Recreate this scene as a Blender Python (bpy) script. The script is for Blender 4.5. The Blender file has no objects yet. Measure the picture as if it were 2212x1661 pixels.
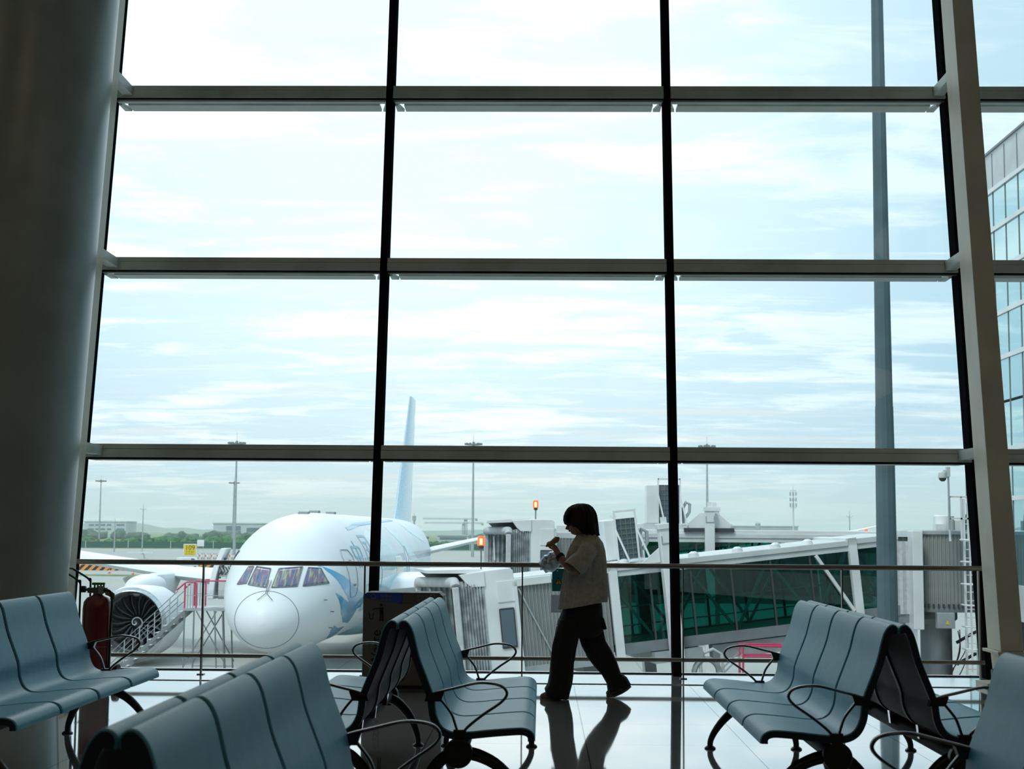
SKY_LO = (.53, .77, .90)
SKY_HI = (1.06, 1.20, 1.26)
CLOUD = (1.34, 1.36, 1.33)
BELLY = (.80, .95, 1.04)
HAZE = (.76, .85, .93)
STREAK = (1.1, 1.0, .95)
SKY_STRENGTH = 1.0
SUN_E = 1.6
LAMP_W = 8.5
VEIL = 5.0
import bpy, bmesh, math, random
from mathutils import Vector, Matrix, noise
random.seed(7)
SC = bpy.context.scene
COL = SC.collection
PI = math.pi
V = Vector

# ------------------------------------------------------------------ camera
FPX, CX, CY = 3200.0, 1106.0, 830.5
EYE = V((0, 0, 1.3))
PITCH = math.atan(317 / FPX)
YAW = math.atan(66.3 * math.cos(PITCH) / FPX)
ROLL = .0073
def ray(x, y):
    u, v = x - CX, y - CY
    u, v = u*math.cos(ROLL) + v*math.sin(ROLL), -u*math.sin(ROLL) + v*math.cos(ROLL)
    r, f, w = u, FPX, -v
    f, w = f*math.cos(PITCH) - w*math.sin(PITCH), f*math.sin(PITCH) + w*math.cos(PITCH)
    return V((r*math.cos(YAW) - f*math.sin(YAW), r*math.sin(YAW) + f*math.cos(YAW), w))
def at(x, y, Y):
    d = ray(x, y)
    return EYE + d*(Y/d.y)
cd = bpy.data.cameras.new('camera')
cam = bpy.data.objects.new('camera', cd)
COL.objects.link(cam)
cd.sensor_width = 36
cd.lens = FPX/2212*36
cd.clip_start = .05
cd.clip_end = 20000
fw = V((-math.sin(YAW)*math.cos(PITCH), math.cos(YAW)*math.cos(PITCH), math.sin(PITCH)))
rt = V((math.cos(YAW), math.sin(YAW), 0))
up = rt.cross(fw)
r2 = rt*math.cos(ROLL) + up*math.sin(ROLL)
u2 = -rt*math.sin(ROLL) + up*math.cos(ROLL)
cam.matrix_world = Matrix(((r2.x, u2.x, -fw.x, EYE.x), (r2.y, u2.y, -fw.y, EYE.y), (r2.z, u2.z, -fw.z, EYE.z), (0, 0, 0, 1)))
cd.dof.use_dof = True
cd.dof.focus_distance = 14
cd.dof.aperture_fstop = 7.0
SC.camera = cam
SC.view_settings.view_transform = 'Standard'
SC.view_settings.look = 'None'
SC.view_settings.gamma = 1
SC.view_settings.exposure = 0
SC.cycles.transparent_max_bounces = 24
SC.cycles.caustics_reflective = False
SC.cycles.caustics_refractive = False
SC.cycles.sample_clamp_indirect = 8
SC.cycles.volume_bounces = 2

# ------------------------------------------------------------------ materials
def S(r, g, b):
    f = lambda c: (c/12.92 if c <= .04045 else ((c+.055)/1.055)**2.4)
    return (f(r/255), f(g/255), f(b/255))
class NT:
    def __init__(s, tree): s.t = tree
    def n(s, typ, **kw):
        nd = s.t.nodes.new(typ)
        for k, v in kw.items():
            if k[0] == '_': setattr(nd, k[1:], v)
            else:
                key = int(k[1:]) if k[0] == 'i' and k[1:].isdigit() else k.replace('__', ' ')
                if hasattr(v, 'is_output'): s.t.links.new(v, nd.inputs[key])
                else: nd.inputs[key].default_value = v
        return nd
    def m(s, op, a, b=0.0, c=0.0, clamp=False):
        nd = s.n('ShaderNodeMath', _operation=op, i0=a, i1=b, i2=c)
        nd.use_clamp = clamp
        return nd.outputs[0]
    def mix(s, f, a, b):
        nd = s.t.nodes.new('ShaderNodeMix'); nd.data_type = 'RGBA'
        for k, v in ((0, f), (6, a), (7, b)):
            if hasattr(v, 'is_output'): s.t.links.new(v, nd.inputs[k])
            else: nd.inputs[k].default_value = v if k == 0 else (*v, 1)
        return nd.outputs[2]
    def smooth(s, x, lo, hi):
        nd = s.n('ShaderNodeMapRange', Value=x, From__Min=lo, From__Max=hi)
        nd.interpolation_type = 'SMOOTHSTEP'
        return nd.outputs[0]
    def link(s, a, b): s.t.links.new(a, b)
def newmat(name):
    m = bpy.data.materials.new(name); m.use_nodes = True
    m.node_tree.nodes.clear()
    t = NT(m.node_tree)
    return m, t, t.n('ShaderNodeOutputMaterial')
def mat(name, col, rough=.5, metal=0, var=.06, scale=8, bump=0, coat=0, ior=1.5, coatr=.05, emit=None, es=0, spec=.5, stretch=None):
    m, t, out = newmat(name)
    tc = t.n('ShaderNodeTexCoord').outputs['Object']
    if stretch: tc = t.n('ShaderNodeMapping', Vector=tc, Scale=stretch).outputs[0]
    nz = t.n('ShaderNodeTexNoise', Vector=tc, Scale=scale, Detail=4).outputs[0]
    dark = tuple(c*(1-var*1.6) for c in col); light = tuple(min(1, c*(1+var*1.6)) for c in col)
    bs = t.n('ShaderNodeBsdfPrincipled', Roughness=rough, Metallic=metal, IOR=ior)
    t.link(t.mix(t.smooth(nz, .3, .7), dark, light), bs.inputs['Base Color'])
    bs.inputs['Coat Weight'].default_value = coat
    bs.inputs['Coat Roughness'].default_value = coatr
    bs.inputs['Specular IOR Level'].default_value = spec
    t.link(t.m('ADD', t.m('MULTIPLY', nz, .12), rough-.06, clamp=True), bs.inputs['Roughness'])
    if bump:
        t.link(t.n('ShaderNodeBump', Height=nz, Strength=bump, Distance=.02).outputs[0], bs.inputs['Normal'])
    if emit:
        bs.inputs['Emission Color'].default_value = (*emit, 1); bs.inputs['Emission Strength'].default_value = es
    t.link(bs.outputs[0], out.inputs[0])
    return m
def glassmat(name, tint, base=.035, k=.8, rough=0.0, power=4.0, var=0):
    """a thin pane: tinted see-through plus a mirror share that rises towards grazing"""
    m, t, out = newmat(name)
    f = t.n('ShaderNodeLayerWeight', Blend=.5).outputs['Facing']
    f = t.m('ADD', t.m('MULTIPLY', t.m('POWER', f, power), k), base, clamp=True)
    tr = t.n('ShaderNodeBsdfTransparent', Color=(*tint, 1))
    if var:
        nz = t.n('ShaderNodeTexNoise', Vector=t.n('ShaderNodeTexCoord').outputs['Object'], Scale=1.3, Detail=3).outputs[0]
        t.link(t.mix(nz, tuple(c*(1-var) for c in tint), tuple(min(1, c*(1+var)) for c in tint)), tr.inputs[0])
    gl = t.n('ShaderNodeBsdfGlossy', Roughness=rough)
    mx = t.n('ShaderNodeMixShader', i0=f)
    t.link(tr.outputs[0], mx.inputs[1]); t.link(gl.outputs[0], mx.inputs[2])
    t.link(mx.outputs[0], out.inputs[0])
    return m

# ------------------------------------------------------------------ mesh building
ORIG = {}
def orth(d):
    d = d.normalized()
    a = V((0, 0, 1)) if abs(d.z) < .95 else V((1, 0, 0))
    x = d.cross(a).normalized()
    return x, d.cross(x).normalized()
class MB:
    def __init__(s): s.v = []; s.f = []
    def add(s, vs, fs):
        b = len(s.v); s.v += [V(p) for p in vs]; s.f += [tuple(b+i for i in f) for f in fs]; return s
    def hexa(s, p):   # 8 points: bottom ring 0-3, top ring 4-7
        return s.add(p, [(3, 2, 1, 0), (4, 5, 6, 7), (0, 1, 5, 4), (1, 2, 6, 5), (2, 3, 7, 6), (3, 0, 4, 7)])
    def box(s, lo, hi, fn=None):
        (a, b, c), (d, e, f) = lo, hi
        p = [(a, b, c), (d, b, c), (d, e, c), (a, e, c), (a, b, f), (d, b, f), (d, e, f), (a, e, f)]
        return s.hexa([fn(*q) for q in p] if fn else p)
    def cbox(s, c, size, fn=None):
        return s.box([c[i]-size[i]/2 for i in range(3)], [c[i]+size[i]/2 for i in range(3)], fn)
    def bar(s, a, b, w, h=None, side=None):
        a, b = V(a), V(b); h = h or w
        x, y = orth(b-a)
        if side is not None:
            x = V(side) - (b-a).normalized()*V(side).dot((b-a).normalized()); x.normalize(); y = (b-a).normalized().cross(x)
        q = [x*i*w/2 + y*j*h/2 for i, j in ((-1, -1), (1, -1), (1, 1), (-1, 1))]
        return s.hexa([a+k for k in q] + [b+k for k in q])
    def loft(s, rings, cap=True, close=True):
        n = len(rings[0]); b = len(s.v)
        for r in rings: s.v += [V(p) for p in r]
        for i in range(len(rings)-1):
            for j in range(n if close else n-1):
                k = (j+1) % n
                s.f.append((b+i*n+j, b+i*n+k, b+(i+1)*n+k, b+(i+1)*n+j))
        if cap:
            s.f.append(tuple(b+j for j in reversed(range(n))))
            s.f.append(tuple(b+(len(rings)-1)*n+j for j in range(n)))
        return s
    def tube(s, pts, r, n=10, cap=True, flat=1.0, side=None, loop=False):
        pts = [V(p) for p in pts]; m = len(pts)
        rs = r if isinstance(r, (list, tuple)) else [r]*m
        rings = []; x = None
        for i, p in enumerate(pts):
            if loop: d = pts[(i+1) % m] - pts[i-1]
            else: d = pts[min(i+1, m-1)] - pts[max(i-1, 0)]
            d.normalize()
            if side is not None: x = V(side)
            elif x is None: x = orth(d)[0]
            x = (x - d*x.dot(d)).normalized(); y = d.cross(x)
            rings.append([p + x*math.cos(2*PI*k/n)*rs[i] + y*math.sin(2*PI*k/n)*rs[i]*flat for k in range(n)])
        if loop: rings.append(rings[0]); cap = False
        return s.loft(rings, cap)
    def lathe(s, prof, o=(0, 0, 0), ax=(0, 0, 1), n=24, cap=True):
        o, ax = V(o), V(ax).normalized(); x, y = orth(ax)
        return s.loft([[o + ax*h + (x*math.cos(2*PI*k/n) + y*math.sin(2*PI*k/n))*max(r, 1e-4) for k in range(n)] for r, h in prof], cap)
    def prism(s, poly, fn, d0, d1):
        n = len(poly)
        vs = [fn(u, w, d0) for u, w in poly] + [fn(u, w, d1) for u, w in poly]
        fs = [tuple(reversed(range(n))), tuple(range(n, 2*n))] + [(i, (i+1) % n, n+(i+1) % n, n+i) for i in range(n)]
        return s.add(vs, fs)
    def grid(s, fn, nu, nv):
        b = len(s.v)
        for i in range(nu+1):
            for j in range(nv+1): s.v.append(V(fn(i/nu, j/nv)))
        for i in range(nu):
            for j in range(nv):
                a = b+i*(nv+1)+j
                s.f.append((a, a+nv+1, a+nv+2, a+1))
        return s
    def ball(s, c, r, n=12, m=8):
        r = (r, r, r) if not isinstance(r, (tuple, list)) else r; c = V(c)
        rings = []
        for i in range(m+1):
            a = -PI/2 + PI*i/m; k = max(math.cos(a), 1e-3)
            rings.append([c + V((r[0]*k*math.cos(2*PI*j/n), r[1]*k*math.sin(2*PI*j/n), r[2]*math.sin(a))) for j in range(n)])
        return s.loft(rings)
    def build(s, name, material, parent=None, smooth=38, bevel=0, solid=0, sub=0, recalc=True):
        o0 = ORIG.get(parent.name, V((0, 0, 0))) if parent else None
        if o0 is None:
            lo = V([min(p[i] for p in s.v) for i in range(3)]); hi = V([max(p[i] for p in s.v) for i in range(3)])
            o0 = V(((lo.x+hi.x)/2, (lo.y+hi.y)/2, lo.z))
        me = bpy.data.meshes.new(name)
        me.from_pydata([p-o0 for p in s.v], [], s.f)
        if recalc:
            bm = bmesh.new(); bm.from_mesh(me)
            bmesh.ops.recalc_face_normals(bm, faces=bm.faces); bm.to_mesh(me); bm.free()
        me.materials.append(material)
        if smooth:
            me.polygons.foreach_set('use_smooth', [True]*len(me.polygons)); me.set_sharp_from_angle(angle=math.radians(smooth))
        o = bpy.data.objects.new(name, me); COL.objects.link(o)
        if parent: o.parent = parent
        else: o.location = o0
        ORIG[o.name] = o0
        if solid:
            md = o.modifiers.new('solid', 'SOLIDIFY'); md.thickness = solid; md.offset = 0
        if bevel:
            md = o.modifiers.new('bevel', 'BEVEL'); md.width = bevel; md.segments = 2; md.limit_method = 'ANGLE'; md.angle_limit = math.radians(40)
        if sub:
            md = o.modifiers.new('sub', 'SUBSURF'); md.levels = sub; md.render_levels = sub
        return o
def tag(o, label=None, cat=None, group=None, kind=None):
    if label: o['label'] = label
    if cat: o['category'] = cat
    if group: o['group'] = group
    if kind: o['kind'] = kind
    return o
def thing(name, label, cat, loc=(0, 0, 0), group=None):
    o = bpy.data.objects.new(name, None); COL.objects.link(o)
    o.location = loc; o.empty_display_size = .2
    ORIG[o.name] = V(loc)
    return tag(o, label, cat, group)
def struct(o): return tag(o, kind='structure')
def copy_tree(o, parent=None):
    c = o.copy(); COL.objects.link(c)
    if parent: c.parent = parent
    for ch in list(o.children): copy_tree(ch, c)
    return c
def text(name, body, size, material, parent, o, right, upv, extrude=.002, align='CENTER'):
    cu = bpy.data.curves.new(name, 'FONT'); cu.body = body; cu.size = size; cu.align_x = align; cu.align_y = 'CENTER'; cu.extrude = extrude
    tmp = bpy.data.objects.new(name+'_tmp', cu); COL.objects.link(tmp)
    me = bpy.data.meshes.new_from_object(tmp.evaluated_get(bpy.context.evaluated_depsgraph_get()))
    bpy.data.objects.remove(tmp)
    r, u = V(right).normalized(), V(upv).normalized(); n = r.cross(u)
    ob = MB(); ob.v = [V(o) + r*v.co.x + u*v.co.y + n*v.co.z for v in me.vertices]; ob.f = [tuple(p.vertices) for p in me.polygons]
    return ob.build(name, material, parent, smooth=0, recalc=False)

# ------------------------------------------------------------------ sky
w = bpy.data.worlds.new('sky'); SC.world = w; w.use_nodes = True
w.node_tree.nodes.clear()
t = NT(w.node_tree)
g = t.n('ShaderNodeTexCoord').outputs['Generated']
sep = t.n('ShaderNodeSeparateXYZ', Vector=g)
x, y, z = sep.outputs
zz = t.m('MAXIMUM', z, 0.0)
den = t.m('ADD', zz, .07)
pu, pv = t.m('DIVIDE', x, den), t.m('DIVIDE', y, den)
def cloud(su, sv, ou, scale, detail, rough, dist=.0):
    c = t.n('ShaderNodeCombineXYZ', X=t.m('MULTIPLY_ADD', pu, su, ou), Y=t.m('MULTIPLY', pv, sv), Z=ou)
    return t.n('ShaderNodeTexNoise', Vector=c.outputs[0], Scale=scale, Detail=detail, Roughness=rough, Distortion=dist).outputs[0]
SUNAZ, SUNEL = math.radians(-5), math.radians(18)
sd = V((math.sin(SUNAZ)*math.cos(SUNEL), math.cos(SUNAZ)*math.cos(SUNEL), math.sin(SUNEL)))
dot = t.n('ShaderNodeVectorMath', _operation='DOT_PRODUCT', i0=g, i1=sd).outputs['Value']
ang = t.m('ARCCOSINE', t.m('MINIMUM', dot, .99999))
glow = t.m('SUBTRACT', 1.0, t.smooth(ang, math.radians(5), math.radians(27)))
base = t.mix(glow, SKY_LO, SKY_HI)
big = cloud(.55, .75, 3.1, 1.25, 3, .5, .2)
fine = cloud(1.0, 1.55, 8.3, 2.1, 9, .62, .35)
wisp = cloud(.45, 1.9, 1.7, 3.0, 7, .6, .5)
cm = t.smooth(t.m('ADD', t.m('MULTIPLY', big, .5), t.m('MULTIPLY', fine, .62)), .535, .665)
rightfade = t.smooth(x, .05, .22)
cm = t.m('MULTIPLY', cm, t.m('MULTIPLY_ADD', rightfade, -.55, 1.0))
c1 = t.mix(cm, base, CLOUD)
wm = t.m('MULTIPLY', t.smooth(wisp, .52, .74), .45)
c2 = t.mix(wm, c1, CLOUD)
# grey-blue cloud bellies
bl = t.m('MULTIPLY', t.smooth(cloud(.8, 1.2, 12.0, 1.6, 6, .58, .3), .5, .72), .35)
c2 = t.mix(bl, c2, BELLY)
hz = t.m('POWER', 2.718, t.m('MULTIPLY', zz, -20.0))
streak = t.m('MULTIPLY', t.m('MULTIPLY', t.smooth(cloud(.25, 1.3, 5.0, 1.9, 6, .6, .3), .5, .66), t.smooth(z, .02, .05)), t.m('SUBTRACT', 1.0, t.smooth(z, .07, .11)))
c3 = t.mix(t.m('MULTIPLY', hz, .8, clamp=True), c2, HAZE)
c3 = t.mix(t.m('MULTIPLY', streak, .6), c3, STREAK)
gnd = t.smooth(z, -.02, .0)
c4 = t.mix(gnd, (.42, .45, .45), c3)
# the veiled sun stands above the frame and brightens the high cloud around it
s2 = V((math.sin(-.15)*math.cos(.66), math.cos(-.15)*math.cos(.66), math.sin(.66)))
an2 = t.m('ARCCOSINE', t.m('MINIMUM', t.n('ShaderNodeVectorMath', _operation='DOT_PRODUCT', i0=g, i1=s2).outputs['Value'], .99999))
g2 = t.m('MULTIPLY', t.m('SUBTRACT', 1.0, t.smooth(an2, .04, .30)), VEIL)
c5 = t.n('ShaderNodeVectorMath', _operation='ADD', i0=c4, i1=t.n('ShaderNodeVectorMath', _operation='SCALE', i0=(1, 1, .97), Scale=g2).outputs[0]).outputs[0]
bg = t.n('ShaderNodeBackground', Color=c5, Strength=SKY_STRENGTH)
t.link(bg.outputs[0], t.n('ShaderNodeOutputWorld').inputs[0])
w.cycles.sampling_method = 'MANUAL'
w.cycles.sample_map_resolution = 512
sun = bpy.data.lights.new('sun', 'SUN'); sun.energy = SUN_E; sun.angle = math.radians(12); sun.color = (1, .96, .9)
so = bpy.data.objects.new('sun', sun); COL.objects.link(so)
so.rotation_euler = V((.35, .62, -.95)).to_track_quat('-Z', 'Y').to_euler()
# ------------------------------------------------------------------ interior materials
M = {}
def floor_mat():
    m, t, out = newmat('polished_tile')
    pos = t.n('ShaderNodeNewGeometry').outputs['Position']
    sx, sy, sz = t.n('ShaderNodeSeparateXYZ', Vector=pos).outputs
    def line(c, off):
        f = t.m('FRACT', t.m('DIVIDE', t.m('SUBTRACT', c, off), .985))
        d = t.m('MINIMUM', f, t.m('SUBTRACT', 1.0, f))
        return t.m('LESS_THAN', d, .0035)
    ln = t.m('MAXIMUM', line(sx, .28), t.m('MULTIPLY', line(sy, .42), .55))
    nz = t.n('ShaderNodeTexNoise', Vector=pos, Scale=3.0, Detail=6).outputs[0]
    sp = t.n('ShaderNodeTexNoise', Vector=pos, Scale=60.0, Detail=3).outputs[0]
    col = t.mix(t.m('ADD', t.m('MULTIPLY', nz, .5), t.m('MULTIPLY', sp, .5)), (.34, .37, .37), (.46, .48, .47))
    col = t.mix(ln, col, (.02, .025, .03))
    bs = t.n('ShaderNodeBsdfPrincipled', IOR=2.0)
    t.link(col, bs.inputs['Base Color'])
    t.link(t.m('MULTIPLY_ADD', nz, .05, .03), bs.inputs['Roughness'])
    cw = t.m('SUBTRACT', 1.0, t.m('MULTIPLY', ln, .9))
    t.link(cw, bs.inputs['Coat Weight']); t.link(t.m('SUBTRACT', .5, t.m('MULTIPLY', ln, .3)), bs.inputs['Specular IOR Level'])
    bs.inputs['Coat IOR'].default_value = 1.7; bs.inputs['Coat Roughness'].default_value = .04
    bp = t.n('ShaderNodeBump', Height=t.n('ShaderNodeTexNoise', Vector=pos, Scale=1.6, Detail=1).outputs[0], Strength=.02, Distance=.01)
    t.link(bp.outputs[0], bs.inputs['Normal']); t.link(bp.outputs[0], bs.inputs['Coat Normal'])
    t.link(bs.outputs[0], out.inputs[0])
    return m
M['floor'] = floor_mat()
M['ceil'] = mat('white_ceiling', (.55, .56, .55), .8)
M['wall'] = mat('dark_panel_wall', (.16, .17, .16), .7)
M['alu'] = mat('painted_aluminium', (.58, .60, .56), .45, .1, scale=3)
M['mull'] = mat('dark_mullion', (.012, .013, .014), .8, scale=4, spec=0)
M['gasket'] = mat('black_gasket', (.012, .012, .012), .6)
M['beam'] = mat('grey_steel_paint', (.76, .70, .55), .45, scale=2)
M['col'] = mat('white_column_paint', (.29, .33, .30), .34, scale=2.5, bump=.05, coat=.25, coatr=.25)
M['rail'] = mat('brushed_rail', (.24, .22, .19), .3, .85, var=.03, scale=1.5)
M['ledge'] = mat('pale_ledge_stone', (.62, .64, .64), .10, coat=1, scale=4)
M['seat'] = mat('blue_seat_foam', (.115, .43, .60), .40, scale=14, var=.05, spec=.36)
M['backc'] = mat('grey_back_cover', (.05, .05, .045), .6, scale=14)
M['strip'] = mat('navy_edge_strip', (.010, .022, .04), .45, scale=10)
M['black'] = mat('black_cast_metal', (.018, .017, .016), .34, .2, scale=10)
M['arm'] = mat('dark_polished_arm', (.05, .05, .048), .22, .8, scale=10)
M['beamdark'] = mat('matt_black_steel', (.016, .016, .016), .6, spec=.2)
M['chrome'] = mat('chrome', (.6, .6, .6), .12, 1)
M['glass'] = glassmat('window_glass', (.935, .98, .992), .012, .5, power=5)

# ------------------------------------------------------------------ room shell
FK = .1665
def FY(z): return 13.60 + FK*z
LZ = .007
def slab(x0, x1, z0, z1, d0, d1):
    """box leaning with the facade; d is depth behind its inner plane"""
    return [(x0, FY(z0)+d0, z0), (x1, FY(z0)+d0, z0), (x1, FY(z0)+d1, z0), (x0, FY(z0)+d1, z0),
            (x0, FY(z1)+d0, z1), (x1, FY(z1)+d0, z1), (x1, FY(z1)+d1, z1), (x0, FY(z1)+d1, z1)]
TOP = 8.6
struct(MB().box((-9.2, -8.2, -.3), (9.2, 14.0, 0)).build('floor', M['floor'], smooth=0))
struct(MB().box((-9.2, -8.2, TOP), (9.2, 16.2, TOP+.4)).build('ceiling', M['ceil'], smooth=0))
struct(MB().box((-9.2, -8.2, 0), (-9, 15.0, TOP)).build('wall_left', M['wall'], smooth=0))
struct(MB().box((9, -8.2, 0), (9.2, 15.0, TOP)).build('wall_right', M['wall'], smooth=0))
struct(MB().box((-9, -8.2, 0), (9, -8, TOP)).build('wall_back', M['wall'], smooth=0))
struct(MB().box((-9, 12.90, 0), (9, 13.98, LZ)).build('trim_1', M['ledge'], smooth=0, bevel=.004))
XS = [-9, -7.11, -4.39, -1.553, 1.235, 4.045, 6.83, 9]
ZT = [LZ, 1.970, 3.817, 5.631, 7.48]
TH = .128
n = 1
for i in range(7):
    for k in range(5):
        z0 = ZT[k] + (TH if k else 0); z1 = ZT[k+1] if k < 4 else TOP
        o = MB().hexa(slab(XS[i]+.03, XS[i+1]-.03, z0, z1, .20, .212)).build('window_%d' % n, M['glass'], smooth=0)
        struct(o); n += 1
tn = 2
for xx in XS[1:-1]:
    struct(MB().hexa(slab(xx-.037, xx+.037, LZ, TOP, 0, .215)).build('trim_%d' % tn, M['mull'], smooth=0)); tn += 1
for zt in ZT[1:]:
    for i in range(7):
        a, b = XS[i]+.036, XS[i+1]-.036
        m = MB().hexa(slab(a, b, zt, zt+.078, -.03, .2)).hexa(slab(a, b, zt+.082, zt+TH, -.022, .2))
        m.hexa(slab(a, b, zt+.078, zt+.082, -.01, .2))
        o = struct(m.build('trim_%d' % tn, M['alu'], smooth=0)); tn += 1
        MB().hexa(slab(a, b, zt-.02, zt, .0, .06)).build('gasket', M['gasket'], o, smooth=0)
        fin = MB().hexa(slab(a+.09, b-.09, zt-.012, zt+.02, .22, .44))
        fin.build('outer_fin', M['alu'], o, smooth=0)
        fin = MB()
        for q in (a, b):   # the short mitred end pieces of the fin
            s_ = 1 if q == a else -1
            p = [(q, .22), (q+s_*.055, .22), (q+s_*.0, .44), (q, .44)]
            fin.prism([(q, .22), (q+s_*.05, .22), (q+s_*.17, .44), (q, .44)] if False else [(q, .22), (q+s_*.03, .22), (q+s_*.075, .44), (q, .44)], lambda u, d, z: (u, FY(z)+d, z), zt-.012, zt+.02)
        fin.build('fin_end', M['alu'], o, smooth=0)
# black bottom frame of the glazing
struct(MB().hexa(slab(-9, 9, LZ, .017, .19, .225)).build('trim_%d' % tn, M['gasket'], smooth=0)); tn += 1

# ------------------------------------------------------------------ raking beams and the round column
def beam(xc, label):
    r = thing('raking_beam', label, 'beam', (xc, 12.6, 0))
    f = lambda z, d: 12.55 + FK*z + d
    def sl(x0, x1, z0, z1, d0, d1):
        return [(x0, f(z0, d0), z0), (x1, f(z0, d0), z0), (x1, f(z0, d1), z0), (x0, f(z0, d1), z0), (x0, f(z1, d0), z1), (x1, f(z1, d0), z1), (x1, f(z1, d1), z1), (x0, f(z1, d1), z1)]
    MB().hexa(sl(xc-.095, xc+.095, .33, TOP-.02, 0, .38)).build('beam_body', M['beam'], r, smooth=0, bevel=.006)
    MB().hexa(sl(xc-.13, xc+.13, .305, .33, -.03, .42)).build('end_plate', M['beam'], r, smooth=0, bevel=.004)
    for s in (-.06, .06):
        MB().prism([(-.12, .305), (.12, .305), (.05, .09), (-.05, .09)], lambda u, w, d: (d, 12.86+u, w), xc+s-.012, xc+s+.012).build('gusset', M['beam'], r, smooth=0)
    MB().lathe([(.035, -.1), (.035, .1)], (xc, 12.86, .13), (1, 0, 0), 16).build('pin', M['black'], r)
    MB().box((xc-.16, 12.79, LZ), (xc+.16, 13.13, .045)).build('base_plate', M['beam'], r, smooth=0)
    MB().prism([(-.1, .045), (.1, .045), (.06, .17), (-.06, .17)], lambda u, w, d: (d, 12.86+u, w), xc-.03, xc+.03).build('base_lug', M['beam'], r, smooth=0)
    for zt in ZT[1:]:
        MB().hexa(sl(xc-.05, xc+.05, zt+.02, zt+.11, .36, 1.04)).build('bracket', M['alu'], r, smooth=0)
    return r
beam(3.935, 'tall inclined brown-grey steel beam on a pinned foot before the windows')
beam(-4.20, 'inclined pale steel beam half hidden by the thick round column')
r = thing('round_column', 'thick round inclined column in dull white paint beside the windows', 'column', (-4.53, 11.6, 0))
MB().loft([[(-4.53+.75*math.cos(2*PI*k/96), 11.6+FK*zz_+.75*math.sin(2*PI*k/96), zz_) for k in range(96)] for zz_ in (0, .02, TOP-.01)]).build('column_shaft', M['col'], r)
MB().loft([[(-4.53+q*math.cos(2*PI*k/64), 11.6+FK*zz_+q*math.sin(2*PI*k/64), zz_) for k in range(64)] for q, zz_ in ((.765, .001), (.765, .1), (.752, .105))]).build('skirting', M['alu'], r)

# ------------------------------------------------------------------ railing
r = thing('railing', 'low metal railing with two round rails along the window wall', 'railing', (-.1, 13.38, LZ))
RY = 13.38
MB().tube([(-4.25, RY, 1.0), (3.93, RY, 1.0)], .0225, 16).build('handrail', M['rail'], r)
MB().tube([(-4.25, RY, .172), (3.93, RY, .172)], .018, 16).build('lower_rail', M['rail'], r)
for px in (-4.21, -3.04, -1.585, -.17, 1.265, 2.68, 3.89):
    p = MB().box((px-.006, RY-.02, LZ), (px+.006, RY+.02, .985)).build('post', M['rail'], r, smooth=0)
    MB().box((px-.03, RY-.035, LZ), (px+.03, RY+.035, LZ+.008)).build('post_foot', M['rail'], p, smooth=0)

# ------------------------------------------------------------------ benches
def catmull(P, n):
    out = []
    P = [V((a, b, 0)) for a, b in P]
    Q = [P[0]*2-P[1]] + P + [P[-1]*2-P[-2]]
    m = len(P)-1
    for i in range(m):
        for k in range(n):
            t_ = k/n; a, b, c, d = Q[i:i+4]
            out.append(.5*((2*b) + (c-a)*t_ + (2*a-5*b+4*c-d)*t_*t_ + (3*b-a-3*c+d)*t_**3))
    out.append(P[-1])
    return [(p.x, p.y) for p in out]
PROF = catmull([(-.025, .848), (-.0265, .868), (-.018, .884), (.002, .890), (.022, .878), (.04, .85), (.054, .807), (.075, .726), (.106, .645), (.132, .58), (.146, .537), (.151, .494),
                (.159, .456), (.183, .413), (.226, .391), (.291, .390), (.399, .401), (.507, .410), (.555, .410), (.588, .397), (.604, .374), (.606, .35)], 4)
def offs(P, d):
    out = []
    for i, (a, b) in enumerate(P):
        p, q = P[max(i-1, 0)], P[min(i+1, len(P)-1)]
        tx, tz = q[0]-p[0], q[1]-p[1]; l = math.hypot(tx, tz) or 1
        out.append((a + tz/l*d, b - tx/l*d))
    return out
# the sitting side is to the upper left of travel, so +d moves below / behind the seat
SIGN = 1
def shell(y0, y1, d0, d1, ease=0.0):
    ring = lambda y, e: [(a, y, b) for a, b in offs(PROF, SIGN*(d0+e))] + [(a, y, b) for a, b in reversed(offs(PROF, SIGN*(d1-e)))]
    if ease:
        k = ((0, 1), (.3, .45), (.65, .12), (1.0, .0), (1.6, 0))
        return MB().loft([ring(y0+ease*a, ease*e) for a, e in k] + [ring(y1-ease*a, ease*e) for a, e in reversed(k)])
    return MB().loft([ring(y0, 0), ring(y1, 0)])
BL = 2.4
ARM = catmull([(.115, .551), (.162, .567), (.237, .585), (.334, .608), (.399, .608), (.447, .597), (.470, .578), (.474, .553), (.447, .521), (.377, .473), (.323, .432), (.290, .402), (.27, .375)], 4)
ARM2 = catmull([(.165, .556), (.172, .535), (.199, .502), (.224, .467), (.238, .43), (.248, .40), (.262, .375)], 4)
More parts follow.
